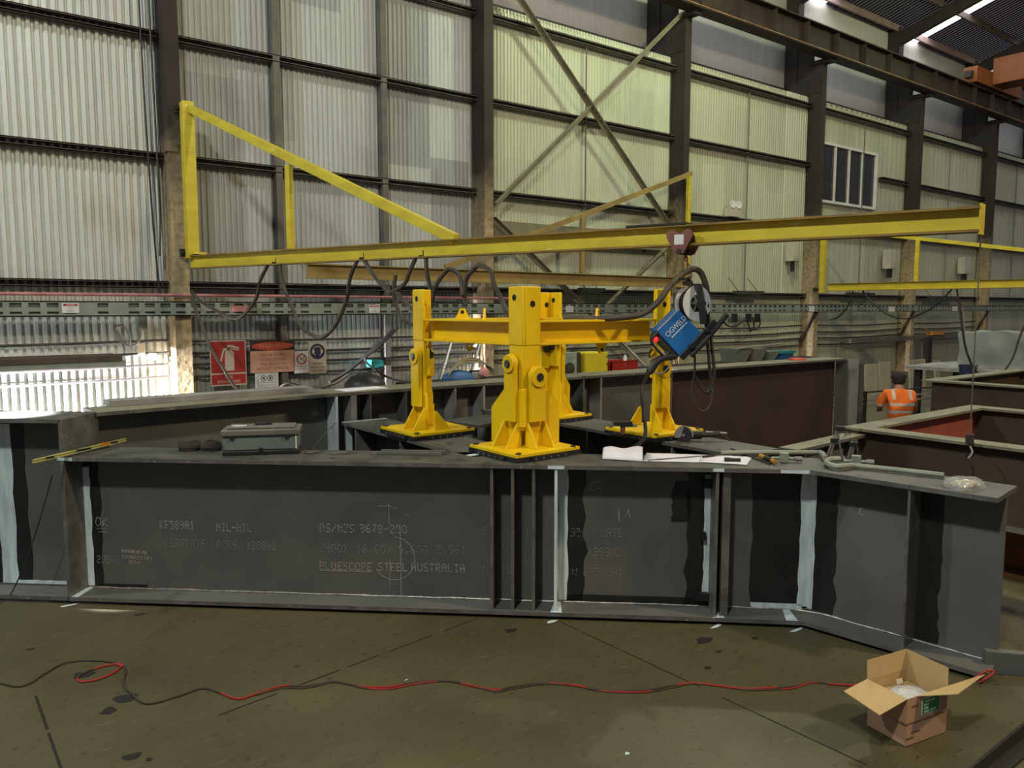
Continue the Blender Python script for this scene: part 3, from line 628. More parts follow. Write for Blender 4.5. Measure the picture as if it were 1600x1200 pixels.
hk = CB; MB().tube([hk, hk+V(0, 0, -.025)-JD*.025, hk+V(0, 0, -.065)-JD*.03, hk+V(0, 0, -.09), hk+V(0, 0, -.065)+JD*.03], .010, 8).build('hook', 'trolley', r)

# =================================================================== wire feeder (tilted, hung from the trolley)
R2 = RT.copy(); D2 = V(FW.x, FW.y, 0).normalized(); Z2 = V(0, 0, 1)
wf = root('wire_feeder', WF+V(0, 0, -.28), 'blue tilted welding wire feeder with white spool hanging from the yellow boom', 'wire feeder')
dist = 5.36
def WP(x, y, d=0): p = PD(x, y, dist); return p+D2*d
A = WP(1061, 484); B = WP(1027, 518); C_ = WP(1062, 557); D_ = WP(1096, 520)
mb = MB(); dpt = .17
vs = [A, B, C_, D_]+[q+D2*dpt-R2*.02 for q in (A, B, C_, D_)]
mb.add(vs, [(0, 1, 2, 3), (7, 6, 5, 4), (0, 4, 5, 1), (1, 5, 6, 2), (2, 6, 7, 3), (3, 7, 4, 0)]); mb.build('cover', 'blue', wf, bevel=.006)
u1 = (A-B).normalized(); v1 = (B-C_).normalized(); nrm = -D2
mb = MB(); cc = (A+B+C_+D_)/4-D2*.004
xa = u1; ya = (v1-u1*v1.dot(u1)).normalized(); za = xa.cross(ya); 
if za.dot(D2) > 0: ya = -ya; za = -za
mb.text('CIGWELD', .052, mtx(xa, ya, za, cc+ya*.048+xa*.012-D2*.002), 0, sx=.80)
for i in range(9): mb.box((i*.017-.068, 0, 0), (.012, .010, .001), 0, 0, mtx(xa, ya, za, cc+ya*.014+xa*.012-D2*.002))
mb.build('lettering', 'white', wf)
mb = MB(); mb.bar(A+ya*.004-D2*.002+(-u1)*.01, B+ya*.004-D2*.002+u1*.01, .004, .010, 0, D2); mb.build('edge_strip', 'white', wf)
# front control panel (lower left) with guard and red lamp
mb = MB(); p0 = B-u1*.04; p1 = C_-u1*.04
vs = [B, p0, p1, C_]; vs = [q+D2*.02 for q in vs]+[q+D2*.15 for q in vs]
mb.add(vs, [(0, 1, 2, 3), (7, 6, 5, 4), (0, 4, 5, 1), (1, 5, 6, 2), (2, 6, 7, 3), (3, 7, 4, 0)]); mb.build('control_panel', 'leather', wf, bevel=.004)
g = MB(); g.tube([B+v1*.00-D2*.01, B-u1*.068-v1*.01-D2*.01, B-u1*.08-v1*.07-D2*.01, B-u1*.072-v1*.16-D2*.01, C_-u1*.025+v1*.02-D2*.01], .013, 8); g.build('guard', 'blackplastic', wf)
rl = MB(); c = B-u1*.045-v1*.03; rl.lathe([(0, -.02), (.018, -.014), (.020, 0), (.010, .010), (0, .012)], c, -D2, 14); rl.build('indicator_lamp', 'redlamp', wf)
# base runner and handle tube
h = MB(); a = WP(1064, 560); b = WP(1118, 502); h.bar(a, b, .042, .028, 0, D2); h.build('base_runner', 'blackplastic', wf, bevel=.006)
h = MB(); h.tube([WP(1078, 556, -.03), WP(1105, 527, -.03), WP(1134, 491, -.03)], .017, 10); h.build('handle_tube', 'cord', wf)
for (x, y) in ((1103, 516), (1078, 541)): MB().cyl(WP(x, y, -.06), WP(x, y, .03), .016, 8).build('handle_clip', 'blackplastic', wf)
# spool
SC = WP(1089, 474, .0); ax = (D2-R2*0.55).normalized()
sp = MB(); sp.ring(SC-ax*.0, ax, .122, .060, .007, 36); sp.ring(SC+ax*.085, ax, .122, .04, .007, 36); sp.build('spool_flange', 'white', wf)
sp = MB(); sp.ring(SC+ax*.043, ax, .095, .04, .075, 28); sp.build('wire_coil', 'dark', wf)
sp = MB()
for i in range(6):
    a = i*math.pi/3; x, y, z = frame_from(ax); d = x*math.cos(a)+y*math.sin(a); sp.bar(SC-ax*.002+d*.018, SC-ax*.002+d*.064, .015, .005, 0, ax)
sp.cyl(SC-ax*.02, SC+ax*.085, .025, 16); sp.build('spool_hub', 'greyplastic', wf)
sp = MB(); sp.bar(WP(1089, 446, -.06), WP(1096, 506, -.06), .012, .046, 0, R2); sp.bar(WP(1089, 447, -.06), WP(1089, 447, .06), .05, .03); sp.build('spool_arm', 'blackplastic', wf, bevel=.004)
sp = MB(); sp.cyl(SC-ax*.07, SC-ax*.02, .02, 12); sp.build('spool_nut', 'blackplastic', wf)
# lifting bail, connector
sp = MB(); sp.tube([WP(1086, 452), WP(1080, 440), WP(1074, 434), hk+V(0, 0, -.085)], .008, 8); sp.build('bail', 'dark', wf)
sp = MB(); sp.box(WP(1074, 443), (.05, .04, .025)).box(WP(1070, 436), (.07, .035, .018)); sp.build('swivel_plate', 'dark', wf)
# torch cable to the paper
t = root('welding_torch', WP(1030, 560), 'black welding torch lead dropping from the blue feeder onto the paper', 'torch lead')
mb = MB(); mb.tube([WP(1044, 551), WP(1028, 565), WP(1012, 585), WP(1003, 610), PZ(999, 640, 1.19) if False else WP(1000, 640, -.15), WP(994, 670, -.35), PZ(986, 701, .975)], lambda s: .018 if s < .35 else .013, 8); mb.build('lead', 'cord', t)
mb = MB(); mb.tube([WP(1052, 556), WP(1030, 562), WP(1014, 582)], .026, 10); mb.build('swaged_grip', 'blackplastic', t)
t = root('gas_hose', WP(1050, 560), 'thin grey gas hose looped under the blue wire feeder', 'hose')
mb = MB(); mb.tube([WP(1050, 556), WP(1044, 575), WP(1030, 584), WP(1017, 578), WP(1012, 566), WP(1026, 556)], .005, 6); mb.build('hose_loop', 'greysteel', t)
# hanging leads right of the feeder
t = root('power_leads', WP(1100, 520), 'dark leads hanging in loops right of the blue wire feeder', 'leads')
MB().tube([WP(1104, 470, .05), WP(1107, 520, .05), WP(1112, 580, .05), WP(1115, 602, .05), WP(1108, 615, .05), WP(1098, 606, .05), WP(1090, 590, .05)], .011, 8).build('black_lead', 'cord', t)
MB().tube([WP(1109, 470, .09), WP(1117, 540, .09), WP(1121, 590, .09), WP(1110, 612, .09)], .012, 8).build('black_lead', 'cord', t)
MB().tube([WP(1087, 545, .03), WP(1087, 580, .03), WP(1083, 605, .03), WP(1086, 625, .03), WP(1099, 644, .03), WP(1112, 632, .03), WP(1115, 605, .03)], .007, 8).build('red_lead', 'browncord', t)

# =================================================================== festoon hose along the long boom
def FP(x, y, d=0): return PV(x, y, J0, J1)+JN*d
t = root('festoon_hose', FP(500, 430), 'dusty black supply hose sagging in loops beneath the long yellow boom', 'hose')
loops = [[(303, 455), (318, 470), (350, 490), (378, 497), (402, 470), (412, 440), (422, 414)],
         [(441, 413), (447, 440), (458, 475), (478, 512), (505, 527), (530, 508), (545, 470), (553, 435), (562, 407)],
         [(573, 407), (588, 428), (600, 445), (618, 456), (636, 443), (646, 425), (653, 404)],
         [(669, 403), (673, 425), (676, 455), (677, 482)],
         [(622, 430), (621, 455), (625, 482), (635, 498), (650, 508)],
         [(677, 480), (686, 450), (697, 428), (710, 421), (722, 432), (729, 462)],
         [(729, 465), (735, 436), (745, 420), (757, 415), (770, 424), (778, 445), (786, 465), (800, 490), (815, 498)],
         [(304, 456), (309, 478), (318, 505), (333, 540), (352, 575), (372, 603), (386, 618)],
         [(620, 452), (632, 465), (645, 480), (660, 490)]]
for lp in loops:
    MB().tube([FP(x, y, .05 if i % 2 else .03) for i, (x, y) in enumerate(lp)], .021, 8).build('hose_loop', 'cable', t)
MB().tube([PD(880, 497, 5.35), PD(930, 498, 5.35), PD(975, 496, 5.33), PD(1005, 490, 5.32), PD(1028, 472, 5.32), PD(1046, 448, 5.35), PD(1063, 432, 5.38), PD(1080, 421, 5.40), PD(1093, 424, 5.42), PD(1101, 440, 5.43), PD(1105, 462, 5.43), WP(1107, 480, .06)], .021, 8).build('hose_loop', 'cable', t)
for x, y in ((431, 413), (568, 406), (661, 403)):
    p = FP(x, y-2); MB().cyl(p-JN*.02, p+JN*.05, .012, 8).bar(p, p+V(0, 0, .06), .03, .01).build('cable_saddle', 'dark', t)

# =================================================================== heavy girders
def V2(x, y): return Vector((x, y))
NEAR = [V2(.70, 5.60), V2(3.72, 2.86), V2(4.10, 2.50), V2(4.225, 1.55)]
GW, ZT = .38, .96
seglen = [(NEAR[i+1]-NEAR[i]).length for i in range(3)]
WEBP = offset_poly(NEAR, GW/2-.008)
WEBQ = offset_poly(NEAR, GW/2+.008)
def WS(i, s, z, off=0.0):
    """Point on the viewer's face of the near girder web: segment i, s metres along its front edge."""
    a, b = NEAR[i], NEAR[i+1]; t = (b-a).normalized(); n = V2(-t.y, t.x); p = a+t*s+n*(GW/2-.008-off)
    return V(p.x, p.y, z)
def webpatch(mb, i, s0, s1, z0, z1, mi, jit=.012, n=14, lift=.0015, top=0, bot=0):
    """A brushed patch with ragged sides on the web, a hair proud of it."""
    L = []; R = []; sd = random.random()*50
    for k in range(n+1):
        z = z0+(z1-z0)*k/n
        L.append((s0+jit*(mnoise.noise(V(sd, z*9, 0))+.5*mnoise.noise(V(sd, z*31, 3))), z)); R.append((s1+jit*(mnoise.noise(V(sd+20, z*9, 0))+.5*mnoise.noise(V(sd+9, z*31, 7))), z))
    P = [[WS(i, l[0], l[1], lift), WS(i, r[0], r[1], lift)] for l, r in zip(L, R)]
    mb.grid(P, mi)

g = root('steel_girder', (2.4, 4.2, 0), 'long dark steel girder in front with stencilled mill lettering on its web', 'girder')
s = MB(); strip(s, NEAR, 0, GW, ZT-.025, ZT, 0, 1); s.build('top_flange', ['flange', 'steelside'], g)
s = MB(); strip(s, NEAR, 0, GW, .022, .047, 0, 1); s.build('bottom_flange', ['steel', 'steelside'], g)
s = MB(); strip(s, NEAR, GW/2-.008, GW/2+.008, .047, ZT-.025, 0, 0)
# ragged black masking paint and white primer on the web beside the welds
wb = [(0, .0, .125, .05, .90, 1), (0, .002, .058, .06, .86, 2), (0, 3.13, 3.30, .05, .92, 1), (0, 3.135, 3.195, .06, .90, 2), (0, 3.93, 4.07, .05, .92, 1), (0, 3.84, 3.94, .58, .84, 1), (0, 4.035, 4.085, .12, .88, 2),
      (1, .24, .587, .06, .92, 1), (1, .528, .602, .07, .92, 2), (1, .25, .55, .05, .085, 2), (2, -.064, .10, .06, .92, 1), (2, -.075, -.032, .06, .92, 2), (0, 3.2, 4.0, .05, .10, 1), (0, .08, .42, .05, .075, 1),
      (2, .54, .67, .06, .92, 1)]
for q in wb: webpatch(s, q[0], q[1], q[2], q[3], q[4], q[5], .022 if q[5] == 1 else .010, 16, .0012 if q[5] == 1 else .0024)
s.build('web', ['steel', 'black', 'primer'], g)
def stiff(i, sv, th=.016, z0=.047, z1=ZT-.025, d0=.008, d1=GW/2-.008, m='steelside', nm='stiffener', par=g):
    a, b = NEAR[i], NEAR[i+1]; t = (b-a).normalized(); n = V2(-t.y, t.x); p = a+t*sv
    A_ = p+n*d0; B_ = p+n*d1; q = MB(); q.bar(V(A_.x, A_.y, (z0+z1)/2), V(B_.x, B_.y, (z0+z1)/2), z1-z0, th, 0, V(t.x, t.y, 0))
    return q.build(nm, m, par)
for sv in (2.735, 2.862, 2.990): stiff(0, sv, .018)
stiff(0, 3.125, .018, m='primer'); stiff(0, 4.08, .018); stiff(0, 4.14, .045, d0=.03)
stiff(2, .545, .014); 
stiff(0, .0, .022)
# stiffeners on the far face
for i, sv in ((0, 2.735), (0, 3.125), (0, 4.1), (2, .545)): stiff(i, sv, .016, d0=GW/2+.008, d1=GW-.008)
# weld beads along the web foot, lumpy where the runs stop
s = MB(); pts = []
for i in range(3):
    for k in range(int(seglen[i]/.04)+1):
        p = WS(i, min(k*.04+.02, seglen[i]-.01), .051, .005); pts.append(p+V(0, 0, .003*mnoise.noise(p*9)))
s.tube(pts, lambda u: .005+.006*max(0, math.sin(u*61)-.86)*7*.5, 6, 0, False); s.build('weld_bead', 'bead', g)
for i, sv in ((0, 3.125), (0, 4.1), (1, .45), (0, .02)):
    a, b = NEAR[i], NEAR[i+1]; t = (b-a).normalized(); n = V2(-t.y, t.x)
    pp = [a+t*(sv-.03)+n*.0, a+t*(sv+.04)+n*.0, a+t*(sv+.03)+n*.18, a+t*(sv-.01)+n*.18]
    MB().add([V(q.x, q.y, .0482) for q in pp], [(0, 1, 2, 3)]).build('primer_dab', 'primer', g)
    w_ = .05 if i == 0 else .09
    MB().add([V((a+t*(sv+k)-n*.0008).x, (a+t*(sv+k)-n*.0008).y, z) for k, z in ((-w_, ZT-.022), (w_, ZT-.024), (w_, ZT-.001), (-w_, ZT-.003))], [(0, 1, 2, 3)]).build('primer_dab', 'primer', g)
# stencilled plate marks
def dots(mb, body, sv, z, pitch, h, mi=0, keep=1.0, i=0):
    dx = pitch/6.6; dz = h/7
    for ch in body:
        if ch in DOT:
            for r_, row in enumerate(DOT[ch].split()):
                for c_, bit in enumerate(row):
                    if bit == '1' and random.random() < keep:
                        q = z+h/2-(r_+.5)*dz; s_ = sv+c_*dx; e = .0028
                        mb.add([WS(i, s_-dx*.48, q-dz*.36, e), WS(i, s_+dx*.48, q-dz*.36, e), WS(i, s_+dx*.48, q+dz*.36, e), WS(i, s_-dx*.48, q+dz*.36, e)], [(0, 1, 2, 3)], mi)
        sv += pitch
HT = .056
s = MB()
dots(s, 'KF589A1', .530, .486, .0345, HT, 0, .92); dots(s, 'NIL-NIL', .915, .478, .0345, HT, 0, .9)
dots(s, 'XLERPLATE', .530, .364, .0345, HT, 1, .8); dots(s, 'ACRS', .915, .363, .0345, HT, 1, .95); dots(s, '120802', 1.112, .362, .0345, HT, 1, .95)
dots(s, 'AS/NZS', 1.605, .490, .0395, HT, 0, .92); dots(s, '3678-250', 1.868, .492, .0395, HT, 0, .9)
dots(s, '2400X', 1.600, .357, .0395, HT, 1, .95); dots(s, '16.00X', 1.845, .358, .0395, HT, 1, .9); dots(s, '9.600', 2.120, .362, .0395, HT, 1, .9); dots(s, '2.961', 2.365, .368, .0395, HT, 1, .8)
dots(s, 'BLUESCOPE', 1.597, .240, .0395, HT, 0, .93); dots(s, 'STEEL', 1.985, .243, .0395, HT, 0, .95); dots(s, 'AUSTRALIA', 2.200, .246, .0395, HT, 0, .9)
dots(s, 'S', 2.665, .496, .0395, HT, 1, .9); dots(s, 'M', 2.80, .49, .0395, HT, 1, .6); dots(s, 'D', 2.94, .49, .0395, HT, 1, .8); dots(s, '350', 3.215, .50, .0395, HT, 1, .5); dots(s, 'PLATE', 3.365, .503, .0370, HT, 1, .85)
dots(s, 'L', 2.665, .36, .0395, HT, 1, .8); dots(s, 'A', 2.80, .36, .0395, HT, 1, .5); dots(s, '120802', 3.325, .378, .0360, HT, 1, .75)
dots(s, 'N', 2.665, .245, .0395, HT, 1, .8); dots(s, '2', 2.81, .25, .0395, HT, 1, .6); dots(s, '7', 2.95, .25, .0395, HT, 1, .8); dots(s, '0', 3.23, .25, .0395, HT, 1, .6); dots(s, 'KF589A1', 3.300, .248, .0360, HT, 1, .8)
dots(s, '20802', .085, .242, .0330, HT, 1, .9)
s.box((0, 0, 0), (.0001, .0001, .0001), 0, 0, Matrix.Translation(WS(0, .5, .5)))
a_, b_ = WS(0, 1.6, .206, .0028), WS(0, 2.55, .212, .0028)
s.add([a_, WS(0, 1.93, .206, .0028), WS(0, 1.93, .2095, .0028), WS(0, 1.6, .2095, .0028)], [(0, 1, 2, 3)])
s.build('stencil_lettering', ['print', 'print2'], g, smooth=False)
# chalk: layout circle, centre lines, notes
s = MB()
def chalk(pts, wd=.0032, i=0):
    pts = [V2(*p) for p in pts]; A_ = offset_poly(pts, wd/2); B_ = offset_poly(pts, -wd/2)
    s.grid([[WS(i, p.x, p.y, .003), WS(i, q.x, q.y, .003)] for p, q in zip(A_, B_)])
ccx, ccz, rr = 2.085, .30, .135
chalk([(ccx+rr*math.cos(a), ccz+rr*1.05*math.sin(a)) for a in [(-150+i*8)*math.pi/180 for i in range(31)]])
chalk([(2.128, .52), (2.130, .06)]); chalk([(2.055, .66), (2.058, .52)], .0025); chalk([(2.06, .30), (2.052, .09)], .0022)
chalk([(1.985, .64), (2.05, .645), (2.115, .628)], .0025); chalk([(2.165, .59), (2.195, .57)], .0022)
def glyphs(body, sv, z, h, i=0, slope=0):
    st = {'O': [[(.2, 0), (0, .4), (.2, 1), (.55, .9), (.6, .3), (.2, 0)]], 'K': [[(0, 0), (.1, 1)], [(.6, 1), (.05, .45), (.6, 0)]], 'U': [[(0, 1), (.1, .1), (.5, .1), (.6, 1)]],
          'N': [[(0, 0), (.05, 1), (.55, 0), (.6, 1)]], '(': [[(.4, 1.1), (.15, .5), (.4, -.1)]], ')': [[(.1, 1.1), (.35, .5), (.1, -.1)]], 'R': [[(0, 0), (.05, 1), (.5, .8), (.05, .5), (.55, 0)]],
          'E': [[(.6, 1), (.05, .9), (.0, .1), (.6, .05)], [(.03, .5), (.45, .52)]], 'D': [[(0, 0), (.05, 1), (.6, .5), (0, 0)]], 'S': [[(.55, .9), (.1, .8), (.5, .3), (.0, .05)]],
          '1': [[(.3, 0), (.32, 1)]], '0': [[(.2, 0), (.05, .5), (.3, 1), (.5, .5), (.2, 0)]], 'C': [[(.55, .9), (.1, .7), (.1, .2), (.55, .1)]], 'W': [[(0, 1), (.15, 0), (.3, .7), (.45, 0), (.65, 1)]], 'A': [[(0, 0), (.3, 1), (.6, 0)], [(.12, .4), (.48, .4)]]}
    for ch in body:
        for ln in st.get(ch, []): chalk([(sv+x*h, z+y*h+slope*sv) for x, y in ln], .0035 if h > .03 else .0026, i)
        sv += h*.8
glyphs('OK', .085, .465, .06); chalk([(.09, .45), (.16, .448)], .003); chalk([(.10, .428), (.16, .426)], .003)
glyphs('NUNNNEWEUNE', .255, .305, .021, 0, -.05); glyphs('(WWW(RC10)', .255, .268, .027, 0, -.06); glyphs('REDS', .305, .232, .025, 0, -.06)
chalk([(3.40, .83), (3.335, .815), (3.335, .77), (3.40, .785)], .003); chalk([(3.63, .86), (3.63, .80)], .0025); chalk([(3.51, .66), (3.515, .58)], .004); chalk([(3.55, .60), (3.57, .65), (3.585, .60)], .003)
glyphs('C', .22, .70, .05, 2)
s.build('chalk_marks', 'chalk', g, smooth=False)
# magnet-lamp sized bits left on the web
s = MB(); p = WS(0, 4.045, .83, .02); s.box(p, (.05, .05, .05), 0, math.radians(-42)); p = WS(0, 4.03, .50, .02); s.box(p, (.03, .03, .05), 0, math.radians(-42)); p = WS(0, 4.03, .12, .03); s.box(p, (.07, .04, .045), 0, math.radians(-42)); s.build('clip', 'black', g)

# deep girder to the left, same line, 1.2 m tall, with a slanted end plate
DEEP = [V2(-1.6, 7.69), V2(.70, 5.60)]; ZD = 1.20
g = root('steel_girder', (-.3, 6.5, 0), 'deep dark girder at the left edge with white primer stripe and brightly lit top', 'girder')
s = MB(); strip(s, DEEP, 0, GW, ZD-.025, ZD, 0, 1); s.build('top_flange', ['flange', 'steelside'], g)
s = MB(); strip(s, DEEP, 0, GW, .022, .047, 0, 1); s.build('bottom_flange', ['steel', 'steelside'], g)
s = MB(); strip(s, DEEP, GW/2-.008, GW/2+.008, .047, ZD-.025)
t = (DEEP[1]-DEEP[0]).normalized(); n = V2(-t.y, t.x)
def DS(sb, z, off): p = DEEP[1]-t*sb+n*(GW/2-.008-off); return V(p.x, p.y, z)
for s0, s1, mi, lf, jt in ((.38, .70, 1, .0012, .02), (.475, .59, 2, .0024, .014), (.02, .09, 1, .0012, .015)):
    P = []
    for k in range(15):
        z = .06+(ZD-.12)*k/14; P.append([DS(s1+jt*mnoise.noise(V(s1*9, z*8, 1)), z, lf), DS(s0+jt*mnoise.noise(V(s0*9, z*8, 5)), z, lf)])
    s.grid(P, mi)
P = [[DS(.02+k*.036, .06, .0026), DS(.02+k*.036, .085+.012*mnoise.noise(V(k*.7, 2, 2)), .0026)] for k in range(15)]; s.grid(P, 2)
s.build('web', ['steel', 'black', 'primer'], g)
q = MB(); a = DEEP[1]; b = DEEP[1]+n*GW; q.bar(V(a.x, a.y, ZD/2+.01), V(b.x, b.y, ZD/2+.01), ZD-.024, .025, 0, V(t.x, t.y, 0)); q.build('end_plate', 'steelside', g)

# long far girder, parallel to the wall, 1.2 m tall
FAR = [V2(.95, 5.82), V2(2.65, 5.95), V2(10.3, 5.78)]; FW2 = .37
g = root('steel_girder', (5.6, 6.1, 0), 'long tall girder behind the yellow frame, dark at left and purple brown at right', 'girder')
s = MB(); strip(s, FAR, 0, FW2, ZD-.025, ZD, 0, 1); s.build('top_flange', ['olivesteel', 'steelside'], g)
s = MB(); strip(s, FAR, 0, FW2, .022, .047, 0, 1); s.build('bottom_flange', ['steel', 'steelside'], g)
s = MB(); strip(s, [FAR[0], FAR[1], V2(6.9, 5.8556)], FW2/2-.008, FW2/2+.008, .047, ZD-.025); strip(s, [V2(6.9, 5.8556), FAR[2]], FW2/2-.008, FW2/2+.008, .047, ZD-.025, 1)
s.build('web', ['steel', 'rustweb'], g)
def far_x(px): return PV(px, 600, FAR[1], FAR[2]).x
def fstiff(x, th=.016, m='steelside', d0=.005, d1=.18, z1=ZD-.025):
    y = FAR[1].y+(x-FAR[1].x)*(FAR[2].y-FAR[1].y)/(FAR[2].x-FAR[1].x); q = MB(); q.bx((x-th/2, y+d0, .047), (x+th/2, y+d1, z1)); return q.build('stiffener', m, g)
for px, th, m in ((526, .02, 'primer'), (553, .05, 'greysteel'), (579, .016, 'steelside'), (635, .016, 'steelside'), (712, .022, 'greysteel'), (757, .022, 'greysteel'), (913, .022, 'steelside'), (940, .026, 'greysteel'), (1050, .022, 'steelside'), (1324, .02, 'steel'), (1341, .02, 'greysteel')):
    fstiff(far_x(px), th, m)
x = far_x(1350); y = FAR[2].y; MB().bx((x-.012, y, .047), (x+.012, y+FW2, ZD-.025)).build('end_plate', 'steel', g)
x = far_x(1052); y = 5.86; MB().box((x, y+.10, ZD+.001), (.14, .2, .002)).build('primer_dab', 'primer', g)
x = far_x(526); MB().add([V(x-.02, 5.949, ZD-.026), V(x+.5, 5.947, ZD-.026), V(x+.5, 5.947, ZD-.002), V(x-.02, 5.949, ZD-.002)], [(0, 1, 2, 3)]).build('primer_dab', 'primer', g)
r = root('steel_section', (1.8, 6.2, ZD), 'long light grey steel flat lying on the far girder at the left', 'steel section')
MB().bar((1.07, 6.17, ZD+.022), (2.62, 6.24, ZD+.022), .17, .044).build('flat', 'greysteel', r, bevel=.002)
tag(MB().box((3.05, 6.12, ZD+.003), (.42, .20, .005), 0, .1).build('drawing_sheet', 'paper', None, (3.05, 6.12, ZD)), 'flat white drawing sheet lying on the far girder', 'paper')

# cross beams tying the girders together
def cross(label, a, b, w_, z0=.022, zt=.96, fm='flange', white=None):
    r = root('cross_beam', ((a[0]+b[0])/2, (a[1]+b[1])/2, 0), label, 'beam'); P = [V2(*a), V2(*b)]
    s = MB(); strip(s, P, -w_/2, w_/2, zt-.022, zt, 0, 1); s.build('top_flange', [fm, 'steelside'], r)
    s = MB(); strip(s, P, -w_/2, w_/2, z0, z0+.022, 0, 1); s.build('bottom_flange', ['steel', 'steelside'], r)
    s = MB(); strip(s, P, -.008, .008, z0+.022, zt-.022); s.build('web', 'steel', r)
    L = (P[1]-P[0]).length; t = (P[1]-P[0]).normalized(); n = V2(-t.y, t.x)
    for f in (.12, .5, .8):
        c = P[0]+t*L*f
        for sg in (1, -1):
            a_ = c+n*sg*.01; b_ = c+n*sg*(w_/2-.01); q = MB(); q.bar(V(a_.x, a_.y, (zt+z0)/2), V(b_.x, b_.y, (zt+z0)/2), zt-z0-.046, .016, 0, V(t.x, t.y, 0)); q.build('stiffener', 'steelside', r)
    if white:
        q = MB()
        for f in white: c = P[0]+t*L*f; q.bar(V(c.x, c.y, zt+.0008)-V(n.x, n.y, 0)*w_/2, V(c.x, c.y, zt+.0008)+V(n.x, n.y, 0)*w_/2, .0016, .05, 0, V(t.x, t.y, 0))
        c = P[0]+t*.03-n*(w_/2-.05); q.bar(V(c.x, c.y, .07), V(c.x, c.y, zt-.03), .05, .012, 0, V(t.x, t.y, 0)); q.build('primer_stripe', 'primer', r)
    return r
cross('cross beam under the left leg of the yellow frame', (2.97, 5.93), (2.97, 4.02), .40, white=(.012, .97))
cross('cross beam under the right leg of the yellow frame', (4.36, 5.9), (4.36, 3.02), .42)
cross('short tie beam joining the front girder to the rusty frame at right', (4.62, 2.98), (5.60, 3.04), .14, fm='olivesteel')
r = root('steel_plate', (3.75, 5.5, .96), 'loose dark steel plate behind the front yellow leg', 'plate')
MB().box((3.78, 5.36, .948), (.52, .42, .022), 0, .2).build('plate', 'flange', r)
MB().bx((3.6, 5.25, 0), (3.66, 5.4, .937)).bx((3.95, 5.3, 0), (4.01, 5.45, .937)).build('prop', 'steel', r)

# =================================================================== yellow lifting frame
FR = root('lifting_frame', (3.7, 4.48, .96), 'bright yellow four legged lifting frame standing on the girders', 'frame')
CORN = {'F': (3.12, 3.94, -1, -1), 'L': (3.03, 5.00, -1, 1), 'R': (4.345, 3.93, 1, -1), 'B': (4.27, 5.05, 1, 1)}
ZB0, ZB1 = 1.660, 1.820
for k, (cx, cy, sx, sy) in CORN.items():
    # post stub above the frame with a pin hole in each outer face
    p = MB(); h = .075; zt = 2.035 if k != 'B' else 2.03
    p.bx((cx+sx*h, cy-h, ZB0), (cx+sx*(h-.026), cy+h, zt)); p.bx((cx+sx*(h-.026), cy+sy*h, ZB0), (cx-sx*h, cy+sy*(h-.026), zt)); po = p.build('post', 'yellow', FR, bevel=.008)
    for c_, ax_ in (((cx+sx*h, cy+.01, 1.965), (sx, 0, 0)), ((cx+.005, cy+sy*h, 1.925), (0, sy, 0)), ((cx+sx*(h-.026), cy+.01, 1.965), (-sx, 0, 0)), ((cx+.005, cy+sy*(h-.026), 1.925), (0, -sy, 0))):
        c_ = Vector(c_); ax_ = Vector(ax_)
        MB().cyl(c_-ax_*.002, c_+ax_*.002, .021, 18).build('pin_hole', 'seam', po)
        MB().ring(c_-ax_*.002, ax_, .027, .021, .006, 18).build('hole_collar', 'yellow', po)
def fbeam(a, b):
    A_ = V(CORN[a][0], CORN[a][1], ZB0); B_ = V(CORN[b][0], CORN[b][1], ZB0); t = (B_-A_).normalized()
    s = MB(); s.ibeam(A_+t*.07, B_-t*.07, .15, ZB1-ZB0, .012, .014); return s.build('frame_beam', 'yellow', FR, bevel=.002)
for a, b in (('F', 'L'), ('F', 'R'), ('L', 'B'), ('R', 'B')): fbeam(a, b)
def padeye(c, dirv, flip=1, m='yellow'):
    d = Vector(dirv).normalized(); n = d.cross(V(0, 0, 1)); q = MB(); pts = [(-.055, 0), (.055, 0)]+[(.028*math.cos(a), .05+.028*math.sin(a)) for a in [i*math.pi/8 for i in range(9)]]
    q.prism([(x, y*flip) for x, y in pts], mtx(d, V(0, 0, 1), n, c), .016)
    q.cyl(Vector(c)+V(0, 0, .05*flip)-n*.0095, Vector(c)+V(0, 0, .05*flip)+n*.0095, .013, 12, 1); return q.build('padeye', [m, 'seam'], FR)
tL = V(3.03-3.12, 5.0-3.94, 0).normalized()
padeye((3.085+.02, 4.36, ZB1), tL+V(.9, 0, 0)); padeye((3.065+.02, 4.60, ZB1), tL+V(-.9, 0, 0)); padeye((3.75, 3.93, ZB1), (1, .8, 0))
padeye((3.80, 3.94, ZB0), (1, .1, 0), -1); padeye((4.3, 4.5, ZB1), (1, .8, 0))
h = MB(); c = V(3.07, 4.52, ZB0); h.tube([c, c+V(0, .0, -.03), c+V(0, -.02, -.055), c+V(0, -.045, -.045), c+V(0, -.055, -.02)], .008, 8); h.build('hook', 'yellow', FR)
